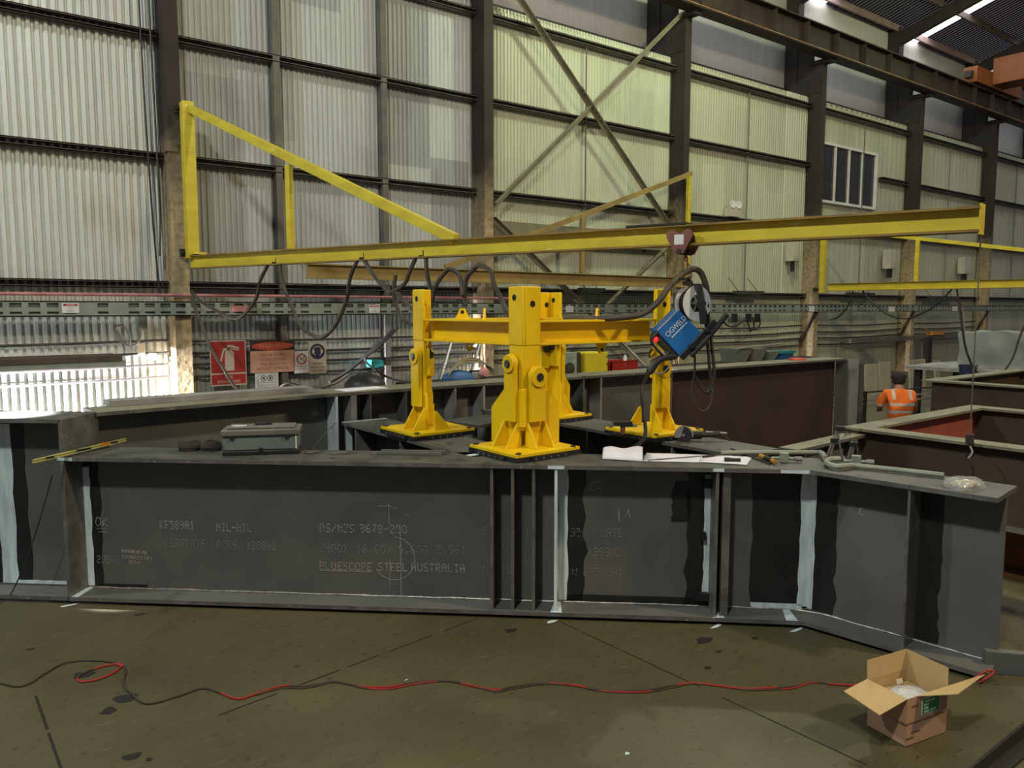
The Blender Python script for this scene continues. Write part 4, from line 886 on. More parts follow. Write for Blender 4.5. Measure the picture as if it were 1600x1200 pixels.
def leg(k):
    cx, cy, sx, sy = CORN[k]
    def W_(u, v, z): return V(cx-sx*u, cy-sy*v, z)     # u, v run inward from the outer corner; corner at (-.075, -.075)
    def bxw(mb, a, b, mi=0): mb.bx(W_(*a), W_(*b), mi)
    s = MB(); c0 = -.070
    # upper stub tube below the frame, two big plates forming a corner, corner bar
    bxw(s, (c0, c0, 1.12), (c0+.026, c0+.14, 1.662)); bxw(s, (c0+.026, c0, 1.12), (c0+.14, c0+.026, 1.662))
    L_ = s.build('leg', 'yellow', FR, bevel=.004); ORG[L_] = ORG[FR]
    # plate across u (faces sideways): polygon in (v, z)
    def plate_v(u, poly, th=.02, nm='side_plate', par=L_):
        q = MB(); n0 = [W_(u-th/2, v, z) for v, z in poly]; n1 = [W_(u+th/2, v, z) for v, z in poly]; N_ = len(poly)
        q.add(n0+n1, [tuple(range(N_-1, -1, -1)), tuple(range(N_, 2*N_))]+[(i, (i+1) % N_, (i+1) % N_+N_, i+N_) for i in range(N_)]); return q.build(nm, 'yellow', par, bevel=.002)
    def plate_u(v, poly, th=.02, nm='side_plate', par=L_):
        q = MB(); n0 = [W_(u, v-th/2, z) for u, z in poly]; n1 = [W_(u, v+th/2, z) for u, z in poly]; N_ = len(poly)
        q.add(n0+n1, [tuple(range(N_-1, -1, -1)), tuple(range(N_, 2*N_))]+[(i, (i+1) % N_, (i+1) % N_+N_, i+N_) for i in range(N_)]); return q.build(nm, 'yellow', par, bevel=.002)
    zb = 1.009
    ev, eu = {'F': (.34, .31), 'L': (.16, .15), 'R': (.14, .13), 'B': (.16, .15)}[k]
    plate_v(c0+.013, [(c0+.04, zb), (c0+ev, zb), (c0+ev, 1.24), (c0+ev*.5, 1.40), (c0+.04, 1.40)], .024)
    plate_u(c0+.013, [(c0+.04, zb), (c0+eu, zb), (c0+eu, 1.25), (c0+eu*.82, 1.36), (c0+.04, 1.36)], .024)
    if k == 'B': plate_u(c0+.05, [(c0+.02, zb), (c0-.17, zb), (c0-.17, 1.23), (c0-.06, 1.40), (c0+.02, 1.40)], .024)
    if k == 'F': plate_v(c0+.18, [(c0+.03, zb), (c0+.30, zb), (c0+.30, 1.20), (c0+.14, 1.34), (c0+.03, 1.34)], .02)
    q = MB(); bxw(q, (c0-.012, c0-.012, 1.14), (c0+.036, c0+.036, 1.385)); q.build('corner_bar', 'yellow', L_, bevel=.004)
    # links with round heads and dark pins on the two outer faces
    def link(face, zc, zl, off, r=.058):
        pts = [(-r*.92, zl), (r*.92, zl), (r*.92, zc-.02)]+[(r*math.cos(a), zc+r*1.1*math.sin(a)) for a in [i*math.pi/10 for i in range(0, 11)]]+[(-r*.92, zc-.02)]
        q = MB(); N_ = len(pts); d0, d1 = c0-.045, c0-.012
        if face == 'v': n0 = [W_(d0, off+p, z) for p, z in pts]; n1 = [W_(d1, off+p, z) for p, z in pts]; pa, pb = W_(d0-.022, off, zc), W_(d1, off, zc); ra, rb = W_(d0-.012, off, zc), W_(d0, off, zc)
        else: n0 = [W_(off+p, d0, z) for p, z in pts]; n1 = [W_(off+p, d1, z) for p, z in pts]; pa, pb = W_(off, d0-.022, zc), W_(off, d1, zc); ra, rb = W_(off, d0-.012, zc), W_(off, d0, zc)
        q.add(n0+n1, [tuple(range(N_-1, -1, -1)), tuple(range(N_, 2*N_))]+[(i, (i+1) % N_, (i+1) % N_+N_, i+N_) for i in range(N_)])
        q.cyl(ra, rb, r*.98, 24); q.build('link', 'yellow', L_, bevel=.002)
        MB().cyl(pa, pb, .026, 18).build('pin', 'pin', L_, bevel=.003)
    link('v', 1.545, 1.175, c0+.085); link('u', 1.462, 1.175, c0+.095, .066)
    # second lug on the inside of each corner
    def lug(face, zc, off, r):
        pts = [(-r, zc-.16), (r, zc-.16)]+[(r*math.cos(a), zc+r*1.1*math.sin(a)) for a in [i*math.pi/10 for i in range(0, 11)]]
        q = MB(); N_ = len(pts); d0, d1 = c0+.027, c0+.055
        f = (lambda d, p, z: W_(d, off+p, z)) if face == 'v' else (lambda d, p, z: W_(off+p, d, z))
        q.add([f(d0, p, z) for p, z in pts]+[f(d1, p, z) for p, z in pts], [tuple(range(N_-1, -1, -1)), tuple(range(N_, 2*N_))]+[(i, (i+1) % N_, (i+1) % N_+N_, i+N_) for i in range(N_)])
        q.build('lug', 'yellow', L_, bevel=.002); MB().cyl(f(d1+.03, 0, zc), f(d1, 0, zc), .027, 18).build('pin', 'greenbottle' if k == 'F' else 'pin', L_, bevel=.003)
    lug('v', 1.57, c0+.095, .045); lug('u', 1.55, c0+.10, .045)
    # triangular gussets flaring onto the base plate
    for v in (c0+.03, c0+.17):
        plate_u(v, [(c0, 1.17), (c0, zb), (c0-.115, zb), (c0-.105, zb+.02), (c0-.02, 1.17)], .014, 'gusset')
        plate_v(v, [(c0, 1.17), (c0, zb), (c0-.115, zb), (c0-.105, zb+.02), (c0-.02, 1.17)], .014, 'gusset')
    plate_u(c0+.25, [(c0+.02, 1.15), (c0+.02, zb), (c0+.16, zb), (c0+.04, 1.15)], .014, 'gusset')
    # base plate, dark rubber faced magnet pad with bolts
    q = MB(); q.box((cx, cy, .999), (.52, .50, .020)); q.build('base_plate', 'yellow', L_, bevel=.002)
    q = MB(); q.box((cx, cy, .975), (.53, .51, .027)); q.box((cx, cy, .9735), (.56, .3, .024)); q.box((cx, cy, .9735), (.3, .54, .024)); q.build('magnet_pad', 'pad', L_)
    for i in range(5):
        t_ = -.2+.1*i; q = MB(); q.cyl((cx-.283, cy+t_*.6, .974), (cx-.27, cy+t_*.6, .974), .006, 8).cyl((cx+t_*.6, cy-.273, .974), (cx+t_*.6, cy-.26, .974), .006, 8); q.build('pad_bolt', 'bolt', L_)
    for sx_ in (-1, 1):
        for sy_ in (-1, 1): MB().box((cx+sx_*.225, cy+sy_*.225, 1.008), (.05, .03, .012), 0, .7).build('lug_nut', 'pad', L_)
for k in 'FLRB': leg(k)

# =================================================================== rusty frames at the right
def rustframe(nm, label, x0, y0, x1, y1, zt, dep, fw, mats, zoff):
    r = root('beam_assembly', ((x0+x1)/2, (y0+y1)/2, 0), label, 'steel frame'); fm, m_near, m_back, m_far = mats
    s = MB(); z0 = zt-dep
    s.bx((x0, y1, zt-.02), (x0+fw, y0, zt)).bx((x0+fw, y0-fw, zt-.02), (x1-fw, y0, zt)).bx((x1-fw, y1, zt-.02), (x1, y0, zt)); s.build('top_flange', fm, r)
    s = MB(); s.bx((x0, y1, z0), (x0+fw, y0, z0+.02)).bx((x0+fw, y0-fw, z0), (x1-fw, y0, z0+.02)).bx((x1-fw, y1, z0), (x1, y0, z0+.02)); s.build('bottom_flange', fm, r)
    MB().bx((x0+fw/2-.008, y1, z0+.02), (x0+fw/2+.008, y0-fw/2, zt-.02)).build('near_web', m_near, r)
    MB().bx((x0+fw/2, y0-fw/2-.008, z0+.02), (x1-fw/2, y0-fw/2+.008, zt-.02)).build('back_web', m_back, r)
    MB().bx((x1-fw/2-.008, y1, z0+.02), (x1-fw/2+.008, y0-fw/2, zt-.02)).build('far_web', m_far, r)
    if z0 > .03:
        q = MB()
        for x, y in ((x0+.15, y0-.5), (x1-.15, y0-.2), (x0+.15, y1+.8), (x1-.15, y1+.8)): q.bx((x-.12, y-.12, 0), (x+.12, y+.12, z0))
        q.build('trestle', 'rustdark', r)
    return r
rustframe('a', 'rusty three sided steel frame with red inner web, nearest at right', 5.58, 3.14, 7.80, -1.5, 1.0, .55, .17, ('olivesteel', 'rustdark', 'rust', 'rustdark'), 0)
rustframe('b', 'second brown steel frame behind the rusty one at the right edge', 10.05, 4.64, 13.0, -1.5, 1.0, .80, .20, ('olivesteel', 'rustdark', 'rustdark', 'rustdark'), 0)
r = root('steel_channel', (6.3, 1.2, 0), 'orange rusted channel lying under the nearest rusty frame', 'channel')
MB().bx((6.2, -1.5, .02), (6.23, 2.35, .42)).bx((6.05, -1.5, .39), (6.23, 2.35, .42)).bx((6.05, -1.5, .0), (6.23, 2.35, .03)).build('channel', 'rustorange', r)
r = root('steel_bar', (4.5, 1.3, 0), 'thick dark flat bar on edge on the floor by the girder end', 'bar')
MB().bar((4.36, 1.62, .06), (4.70, 1.22, .06), .05, .12).build('bar', 'steel', r, bevel=.003)
MB().bx((4.48, 1.55, .02), (4.6, 1.62, .05)).build('offcut', 'steelside', r)
r = root('steel_angle', (3.7, 1.2, 0), 'dark steel angle lying across the bottom right corner of the floor', 'steel angle')
MB().bar((3.18, 1.235, .035), (4.2, 1.235, .035), .012, .07).bar((3.18, 1.205, .006), (4.2, 1.205, .006), .07, .012).build('angle', 'dark', r)

# =================================================================== cable tray, conduit, wall pipes
r = root('cable_tray', (14, 11.2, 1.8), 'long green grey slotted cable tray running along the whole wall', 'cable tray')
s = MB(); y0, y1 = 11.16, 11.18; x0, x1 = -2.2, 33.0
s.bx((x0, y0, 1.79), (x1, y1, 1.823)).bx((x0, y0, 1.853), (x1, y1, 1.905)).bx((x0, y0, 1.96), (x1, y1, 1.985)).bx((x0, y0, 1.97), (x1, y0+.08, 1.985)).bx((x0, y0, 1.79), (x1, y0+.08, 1.805))
x = x0; i = 0
while x < x1:
    pl = (i % 14) in (4, 5)
    wdt = .24 if pl else .07
    s.bx((x, y0, 1.823), (x+wdt, y1, 1.853)).bx((x, y0, 1.905), (x+wdt, y1, 1.96)); x += wdt+.125; i += 1
s.build('slotted_face', 'tray', r, smooth=False)
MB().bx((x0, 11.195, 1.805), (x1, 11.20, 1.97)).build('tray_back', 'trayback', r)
for k, cx in enumerate(COLX[1:]):
    MB().bx((cx-.03, 11.17, 1.82), (cx+.03, 11.30, 1.95)).build('tray_bracket', 'dark', r)
    if k >= 3: MB().bar((cx-.13, 11.22, 1.80), (cx-.13, 11.62, 1.0), .03, .13, 0, (1, 0, 0)).build('shadow_bar', 'girtb', r)  # added brown bar in place of the diagonal shadow on the column side
def plaque(px0, px1, py0, py1, label, head='red', txt=True, yy=11.155):
    a = PY(px0, py1, yy); b = PY(px1, py0, yy); r = root('tray_label', ((a.x+b.x)/2, yy, a.z), label, 'label')
    MB().bx((a.x, yy-.002, a.z), (b.x, yy+.003, b.z)).build('plate', 'white' if head != 'redonly' else 'pinkcloth', r)
    if head == 'red':
        h = (b.z-a.z); MB().bx((a.x+.015, yy-.003, b.z-h*.30), (b.x-.015, yy-.002, b.z-h*.08)).build('header', 'red', r)
        T = mtx((1, 0, 0), (0, 0, 1), (0, -1, 0), ((a.x+b.x)/2, yy-.0035, a.z+h*.48)); q = MB(); q.text('DANGER', h*.2, mtx((1, 0, 0), (0, 0, 1), (0, -1, 0), ((a.x+b.x)/2, yy-.004, b.z-h*.19)), 1); q.text('415V', h*.18, T); q.text('CABLES', h*.20, mtx((1, 0, 0), (0, 0, 1), (0, -1, 0), ((a.x+b.x)/2, yy-.0035, a.z+h*.2)))
        q.build('lettering', ['ink', 'white'], r)
plaque(97, 123, 473.5, 489, 'white label with red header on the tray at far left', 'red')
plaque(362, 389, 478, 487, 'pale pink label on the tray behind the hanging hose', 'redonly'); plaque(577, 593, 476, 489, 'white label with red header on the tray left of the yellow frame', 'red')
plaque(884, 896, 478, 488, 'small white label on the tray inside the yellow frame', 'plain'); plaque(1264, 1273, 478, 487, 'small white square label on the tray at the speckled column', 'plain')
plaque(1389, 1398, 479, 487, 'small white square label on the tray at the next column right', 'plain'); plaque(1488, 1496, 479, 486, 'tiny white label on the tray near the right edge', 'plain')
r = root('wall_conduit', (3, 11.4, 2.08), 'thin pink conduit running just above the cable tray', 'conduit')
MB().cyl((-2.2, 11.22, 2.07), (9.0, 11.22, 2.07), .022, 10).build('tube', 'pink', r)
for k in range(6):
    xa, xb = COLX[k]+.12, COLX[k+1]-.12
    r = root('wall_pipes', ((xa+xb)/2, 11.55, .9), ['four dark pipes crossing the bright wall left of the first column', 'four dark pipes crossing the wall behind the safety signs', 'four dark pipes crossing the wall behind the yellow frame',
             'four dark pipes crossing the wall behind the hanging leads', 'four dark pipes crossing the wall below the white window', 'four dark pipes crossing the wall behind the wrapped pallet'][k], 'pipes', 'wall pipes by bay')
    for z in (1.45, 1.275, 1.115, .94):
        s = MB(); s.tube([V(xa+(xb-xa)*q/8, 11.60, z-.05*math.sin(q*math.pi/8)*(.5 if k < 3 else .8)-(.02 if k == 1 else 0)) for q in range(9)], .019, 8); s.build('pipe', 'pipe', r)

# wall lamp ledge over the bright patch at left
r = root('lintel_beam', (1.0, 11.3, 1.16), 'brown channel with pale green face over the bright wall at left', 'beam')
MB().bx((-2.2, 11.0, 1.225), (2.12, 11.62, 1.29)).build('top_channel', 'girtb', r); MB().bx((-2.2, 11.03, 1.145), (2.16, 11.06, 1.226)).build('face_strip', 'tray', r)

# =================================================================== signs on the back wall
SY = 11.50
def sign(px0, px1, py0, py1, label, base='white'):
    a = PY(px0, py1, SY); b = PY(px1, py0, SY); r = root('wall_sign', ((a.x+b.x)/2, SY, a.z), label, 'sign')
    MB().bx((a.x, SY-.004, a.z), (b.x, SY+.012, b.z)).build('panel', base, r); W_ = b.x-a.x; H_ = b.z-a.z
    def T(u, v, o=.005): return mtx((1, 0, 0), (0, 0, 1), (0, -1, 0), (a.x+u*W_, SY-o, a.z+v*H_))
    return r, W_, H_, T
r, W_, H_, T = sign(329.5, 383.5, 531, 604, 'red fire extinguisher sign with white extinguisher picture', 'offwhite')
s = MB(); s.prism([(-W_*.47, 0), (W_*.47, 0), (W_*.47, H_*.69), (-W_*.47, H_*.69)], T(.5, .285, .006), .003); s.prism([(-W_*.47, 0), (W_*.47, 0), (W_*.47, H_*.22), (-W_*.47, H_*.22)], T(.5, .03, .006), .003); s.build('red_field', 'red', r)
s = MB(); x0, w2 = W_*.52, W_*.13
body = [(-w2, 0), (w2, 0), (w2, H_*.38), (w2*.8, H_*.43), (w2*.35, H_*.46), (-w2*.35, H_*.46), (-w2*.8, H_*.43), (-w2, H_*.38)]
s.prism(body, T(.53, .33, .009), .002); s.prism([(-w2*.3, 0), (w2*.3, 0), (w2*.3, H_*.05), (-w2*.3, H_*.05)], T(.53, .78, .009), .002)
s.prism([(-w2*.6, 0), (w2*.3, .0), (w2*2.0, -H_*.05), (w2*2.0, -H_*.015), (w2*.4, H_*.045), (-w2*.5, H_*.05)], T(.55, .85, .009), .002)
s.prism([(-w2*.4, 0), (w2*1.9, -H_*.055), (w2*1.9, -H_*.08), (-w2*.4, -H_*.03)], T(.55, .845, .009), .002)
s.prism([(0, 0), (w2*.2, H_*.05), (-w2*1.1, H_*.05), (-w2*1.9, -H_*.22), (-w2*1.5, -H_*.25), (-w2*.9, -H_*.01)], T(.51, .78, .009), .002); s.build('extinguisher_picture', 'offwhite', r)
s = MB(); s.text('FIRE', H_*.10, T(.5, .185, .0085)); s.text('EXTINGUISHER', H_*.088, T(.5, .085, .0085), 0, 'CENTER', .84); s.build('lettering', 'offwhite', r)
r, W_, H_, T = sign(392, 459.5, 532, 583.5, 'faded warning sign with red oval header', 'signcream')
s = MB(); s.prism([(-W_*.5, 0), (W_*.5, 0), (W_*.5, H_*.30), (-W_*.5, H_*.30)], T(.5, .70, .005), .002); s.build('dark_header', 'ink', r)
s = MB(); s.prism([(W_*.47*math.cos(a), H_*.135*math.sin(a)) for a in [i*math.pi/18 for i in range(36)]], T(.5, .845, .008), .002); s.build('red_oval', 'orangered', r)
s = MB(); s.text('WARNING', H_*.19, T(.5, .845, .0105)); s.build('header_lettering', 'signcream', r)
s = MB()
for i, tx in enumerate(('MISUSE OF FIRE', 'EXTINGUISHERS', 'WILL RESULT IN', 'INSTANT DISMISSAL')): s.text(tx, H_*.135, T(.5, .56-.145*i, .006), 0, 'CENTER', .86)
s.build('lettering', 'faint', r)
r, W_, H_, T = sign(460, 482.5, 548, 583.5, 'small white no smoking sign beside the warning sign')
s = MB(); q = T(.5, .64, .007); s.ring(q.translation, (0, 1, 0), W_*.34, W_*.27, .003, 28); s.bar(q @ V(-W_*.2, W_*.2, 0), q @ V(W_*.2, -W_*.2, 0), .003, W_*.07, 0, (0, 1, 0)); s.build('prohibition_ring', 'red', r)
s = MB(); s.bar(q @ V(-W_*.2, -W_*.03, -.001), q @ V(W_*.2, -W_*.03, -.001), .002, W_*.07, 0, (0, 1, 0)); s.tube([q @ V(W_*.12, W_*.05, 0), q @ V(W_*.16, W_*.12, 0), q @ V(W_*.1, W_*.16, 0)], .004, 5); s.build('cigarette_picture', 'ink', r)
s = MB(); s.text('NO SMOKING', H_*.075, T(.5, .30, .0055)); s.text('PENALTIES MAY APPLY', H_*.05, T(.5, .20, .0055)); s.build('lettering', 'ink', r)
r, W_, H_, T = sign(482.8, 509, 534, 584, 'beige hearing protection sign with blue head disc', 'signbeige')
s = MB(); s.prism([(W_*.42*math.cos(a), W_*.42*math.sin(a)) for a in [i*math.pi/16 for i in range(32)]], T(.5, .70, .006), .003); s.build('disc', 'navy', r)
s = MB(); q = T(.5, .70, .008)
s.prism([(W_*.17*math.cos(a), W_*.24*math.sin(a)-W_*.02) for a in [i*math.pi/12 for i in range(24)]], q, .002, 1); s.ring((q @ V(0, W_*.02, 0)), (0, 1, 0), W_*.27, W_*.23, .002, 24)
for sg in (-1, 1): s.prism([(sg*W_*.24+W_*.07*math.cos(a), W_*.12*math.sin(a)) for a in [i*math.pi/8 for i in range(16)]], q, .0025)
s.build('ear_muff_picture', ['signbeige', 'navy'], r)
s = MB()
for i, tx in enumerate(('HEARING', 'PROTECTION', 'TO BE WORN')): s.text(tx, H_*.10, T(.5, .31-.115*i, .0055), 0, 'CENTER', .8)
s.build('lettering', 'ink', r)
r, W_, H_, T = sign(399, 434.5, 582, 607, 'small white notice with two round symbols below the warning sign')
s = MB()
for u in (.36, .64):
    q = T(u, .66, .006); s.ring(q.translation, (0, 1, 0), W_*.12, W_*.095, .003, 20); s.prism([(W_*.02, -W_*.07), (W_*.05, W_*.02), (0, W_*.07), (-W_*.05, W_*.01)], q, .002)
s.text('AUTHORISED PERSONNEL', H_*.085, T(.5, .36, .0055)); s.text('PROTECTION MUST BE WORN', H_*.07, T(.5, .20, .0055)); q = T(.5, .5, .0055)
for sg in (-1, 1): s.bar(q @ V(-W_*.38, sg*H_*.42, 0), q @ V(W_*.38, sg*H_*.42, 0), .001, .006, 0, (0, 1, 0)); s.bar(q @ V(sg*W_*.38, -H_*.42, 0), q @ V(sg*W_*.38, H_*.42, 0), .001, .006, 0, (0, 1, 0))
s.build('lettering', 'ink', r)

# =================================================================== small fixtures on the wall and columns
r = root('emergency_light', (15.3, 11.55, 4.0), 'twin headed emergency light on the wall above the boom', 'light')
MB().bx((15.1, 11.45, 4.0), (15.5, 11.62, 4.2)).build('housing', 'signbeige', r, bevel=.01)
for x in (15.19, 15.41): MB().lathe([(.02, .0), (.07, .02), (.09, .07), (.085, .075), (0, .06)], V(x, 11.5, 4.28), (-.3, -1, 0), 18).cyl((x, 11.5, 4.19), (x, 11.5, 4.27), .015, 8).build('lamp_head', 'white', r)
for px0, px1, py0, py1, lb in ((1387, 1399, 391, 420, 'white switch box on the column below the window'), (1504, 1515, 403, 428, 'white switch box on the column near the boom tip'), (1236, 1247, 380, 408, 'pale switch box beside the speckled column')):
    a = PY(px0, py1, 11.45); b = PY(px1, py0, 11.45); r = root('switch_box', ((a.x+b.x)/2, 11.5, a.z), lb, 'switch box', 'electrical boxes')
    MB().bx((a.x, 11.4, a.z), (b.x, 11.62, b.z)).build('enclosure', 'signbeige', r, bevel=.01); MB().bx((a.x+.05, 11.395, a.z+.05), (b.x-.05, 11.4, b.z-.05)).build('door', 'signbeige', r)
    MB().bx((a.x+.12, 11.45, a.z-.25), (b.x-.12, 11.55, a.z)).build('gland', 'dark', r)
for px0, px1, py, lb in ((1324, 1363, 459, 'dark batten light hanging below the white window'), (1452, 1492, 465, 'dark batten light hanging right of the window column'), (905, 942, 453, 'dark batten light hanging inside the frame under the folded jib'), (1148, 1190, 457, 'dark batten light hanging right of the blue feeder')):
    a = PY(px0, py, 11.3); b = PY(px1, py, 11.3); r = root('batten_light', ((a.x+b.x)/2, 11.3, a.z-.04), lb, 'light', 'batten lights')
    MB().bx((a.x, 11.22, a.z-.03), (b.x, 11.36, a.z+.04)).build('body', 'leather', r)
    MB().bx((a.x+.05, 11.27, a.z-.05), (b.x-.05, 11.31, a.z-.03)).build('tube', 'tray', r)
    s = MB(); 
    for x in (a.x+.15, b.x-.15): s.cyl((x, 11.28, a.z), (x, 11.6, a.z+.35), .008, 6)
    s.build('hanger', 'dark', r)
r = root('coiled_cable', (2.2, 11.5, 1.3), 'grey cable coil hanging under the tray left of the first column', 'cable')
c = PY(200, 525, 11.45); s = MB(); s.tube([PY(x, y, 11.45-.01*i) for i, (x, y) in enumerate([(208, 540), (195, 530), (181, 518), (181, 510), (193, 510), (203, 525), (200, 540), (186, 530), (183, 516), (195, 537), (208, 540), (218, 530), (221, 512)])], .014, 8); s.build('coil', 'greysteel', r)
r = root('junction_box', PY(221, 512, 11.5), 'small grey box under the tray left of the first column', 'box'); a = PY(216, 516, 11.45); b = PY(229, 492, 11.45); MB().bx((a.x, 11.42, a.z), (b.x, 11.6, b.z)).build('enclosure', 'tray', r, bevel=.005)
for q, lb in (((215, 556, 226, 536), 'upper white power outlet on the bright wall'), ((233, 563, 244, 551), 'lower white power outlet on the bright wall')):
    a = PY(q[0], q[1], 11.6); b = PY(q[2], q[3], 11.6); r = root('power_outlet', a, lb, 'power outlet'); MB().bx((a.x, 11.58, a.z), (b.x, 11.68, b.z)).build('plate', 'signbeige', r, bevel=.006)
# loose leads on the wall
r = root('wall_cables', (4.8, 11.4, 1.2), 'dark cables drooping on the wall left of the yellow frame', 'cables')
MB().tube([PY(x, y, 11.3) for x, y in ((615, 515), (595, 535), (573, 555), (563, 564), (540, 582), (515, 598))], .03, 8).build('cable', 'cord', r)
MB().tube([PY(x, y, 11.25) for x, y in ((622, 512), (605, 530), (585, 548), (570, 562), (590, 580), (612, 592), (640, 598))], .018, 8).build('cable', 'cord', r)
MB().tube([PY(x, y, 11.2) for x, y in ((435, 608), (445, 601), (455, 600), (470, 604), (490, 605), (520, 600), (545, 585))], .022, 8).build('cable', 'cable', r)
r = root('wall_cables', (17, 11.2, 1.6), 'plugs and leads dangling from the tray right of the blue feeder', 'cables')
for x in (1150, 1172, 1186): 
    a = PY(x, 490, 11.1); MB().bx((a.x-.06, 11.1, a.z-.2), (a.x+.06, 11.18, a.z)).build('plug', 'blackplastic', r)
MB().tube([PY(x, y, 11.1) for x, y in ((1130, 503), (1140, 510), (1152, 508), (1165, 500), (1170, 508), (1172, 518), (1178, 510), (1176, 496))], .02, 6).build('lead', 'cord', r)
MB().tube([PY(x, y, 11.1) for x, y in ((1188, 498), (1187, 508), (1182, 514), (1170, 515))], .02, 6).build('lead', 'cord', r)
r = root('supply_lead', (18.5, 9, 1.7), 'black supply lead sagging in loops beneath the right jib boom', 'lead')
def B3(x, y): return PV(x, y, (18.4, 10.9), (18.66, 3.8))
MB().tube([B3(*p) for p in ((1296, 500), (1268, 503), (1300, 500), (1330, 485), (1335, 455))][0:1]+[B3(*p) for p in ((1310, 495), (1325, 478), (1333, 455))], .02, 6).build('lead', 'cord', r)
MB().tube([B3(*p) for p in ((1347, 453), (1360, 470), (1385, 490), (1415, 498), (1440, 490), (1465, 475), (1487, 452))], .022, 6).build('lead', 'cord', r)
MB().tube([B3(*p) for p in ((1495, 452), (1499, 480), (1503, 510), (1504, 545), (1510, 570))], .022, 6).build('lead', 'cord', r)
# slender rods hanging in the first bay and the wires near it
r = root('wall_cables', (2.6, 11.4, 3), 'thin vertical wires taped to the wall left of the first column', 'cables')
MB().tube([V(2.62, 11.52, 6.9), V(2.63, 11.50, 5), V(2.66, 11.46, 3.2), V(2.70, 11.42, 2.1)], .012, 6).build('wire', 'cord', r)
MB().tube([V(2.74, 11.52, 6.9), V(2.75, 11.50, 5), V(2.76, 11.46, 3.2), V(2.72, 11.42, 2.6)], .014, 6).build('wire', 'browncord', r)

# =================================================================== things lying on the front girder (top at 0.96)
ND = (NEAR[1]-NEAR[0]).normalized(); NDX = V(ND.x, ND.y, 0); NDY = V(-ND.y, ND.x, 0)
def on_top(px, py, z=.96): return PZ(px, py, z)
# tool box
a = on_top(347, 713); b = on_top(468, 709); d = (b-a); d.z = 0; Lb = d.length; X_ = d.normalized(); Y_ = V(-X_.y, X_.x, 0)
r = root('tool_box', a.lerp(b, .5)+Y_*.11, 'grey plastic tool box with olive lid on the front girder', 'tool box')
def TB(u, v, z): return a+X_*(u*Lb)+Y_*v+V(0, 0, z)
def tbox(mb, u0, u1, v0, v1, z0, z1, mi=0): mb.box((0, 0, 0), ((u1-u0)*Lb, v1-v0, z1-z0), mi, 0, mtx(X_, Y_, V(0, 0, 1), TB((u0+u1)/2, (v0+v1)/2, (z0+z1)/2)))
s = MB(); tbox(s, .015, .985, .008, .215, .03, .125); s.build('body', 'greyplastic', r, bevel=.008)
s = MB(); tbox(s, 0, 1, 0, .222, 0, .03); s.build('base_tray', 'blackplastic', r, bevel=.006)
s = MB(); tbox(s, -.01, 1.01, -.008, .23, .125, .165); tbox(s, .06, .94, .03, .19, .165, .18); s.build('lid', 'lidplastic', r, bevel=.01)
for u in (.13, .84):
    s = MB(); s.prism([(-.022, 0), (.022, 0), (.005, -.028), (-.005, -.028)], mtx(X_, V(0, 0, 1), X_.cross(V(0, 0, 1)), TB(u, 0, .128)), .012); s.build('latch', 'blackplastic', r)
s = MB(); tbox(s, .12, .30, .06, .10, .18, .183); s.build('label_strip', 'white', r)
s = MB(); tbox(s, .40, .62, .10, .13, .18, .195); s.build('carry_handle', 'blackplastic', r, bevel=.004)
s = MB(); s.cyl(TB(.5, .012, .034), TB(.5, -.004, .034), .014, 14); s.build('catch', 'blackplastic', r)
for u in (.955,):
    s = MB(); tbox(s, u-.006, u+.012, .0, .008, .035, .12); s.build('scuff', 'white', r)
# work gloves / rolled cuffs
for px, py, sc_, lb in ((296, 704, 1.0, 'olive rolled leather cuff, leftmost of the pair beside the tool box'), (331, 704, .95, 'dark rolled leather cuff touching the tool box')):
    c = on_top(px, py); r = root('leather_cuff', c, lb, 'cuff', 'rolled cuffs')
    s = MB(); rr = .058*sc_; prof = [(rr*.80, .004), (rr*.98, .0), (rr*1.08, .02), (rr*1.06, .05), (rr*.98, .062), (rr*.86, .060), (rr*.80, .04), (rr*.80, .004)]
    n = 22; P = []
    for i in range(n+1):
        t = 2*math.pi*i/n; dd = X_*math.cos(t)*1.15+Y_*math.sin(t)*.8; w_ = 1+.06*math.sin(3*t+px)
        P.append([c+dd*q[0]*w_+V(0, 0, q[1]*(1+.12*math.sin(2*t+px))) for q in prof])
    s.grid(P); s.build('cuff', 'leather', r)
    s = MB(); s.tube([c+(X_*math.cos(t)*1.15+Y_*math.sin(t)*.8)*rr*1.09+V(0, 0, .022) for t in [2*math.pi*i/16 for i in range(17)]], .004, 5, 0, False); s.build('seam_welt', 'trouser', r)
# spirit level across the corner, overhanging the girder
r = root('spirit_level', on_top(110, 706), 'thin yellow green spirit level lying slanted over the left girder corner', 'spirit level')
a = PZ(52, 721, .985); b = PZ(196, 687, .985); s = MB(); a = V(a.x, a.y, .978); b = V(b.x, b.y, .978)
t = (b-a).normalized(); L_ = (b-a).length
s.bar(a, b, .020, .006); s.bar(a+V(0, 0, .015), b+V(0, 0, .015), .020, .004); s.bar(a+V(0, 0, .008), b+V(0, 0, .008), .006, .014); s.build('body', 'levelyellow', r)
for f, w_ in ((.5, .06), (.15, .03), (.85, .03)): s = MB(); s.bar(a+t*(f*L_-w_)+V(0, 0, .011), a+t*(f*L_+w_)+V(0, 0, .008), .022, .013); s.build('vial_block', 'blackplastic', r)
s = MB(); s.bar(a+t*(.70*L_)+V(0, 0, .013), a+t*(.79*L_)+V(0, 0, .008), .022, .020); s.build('yellow_band', 'handle', r)
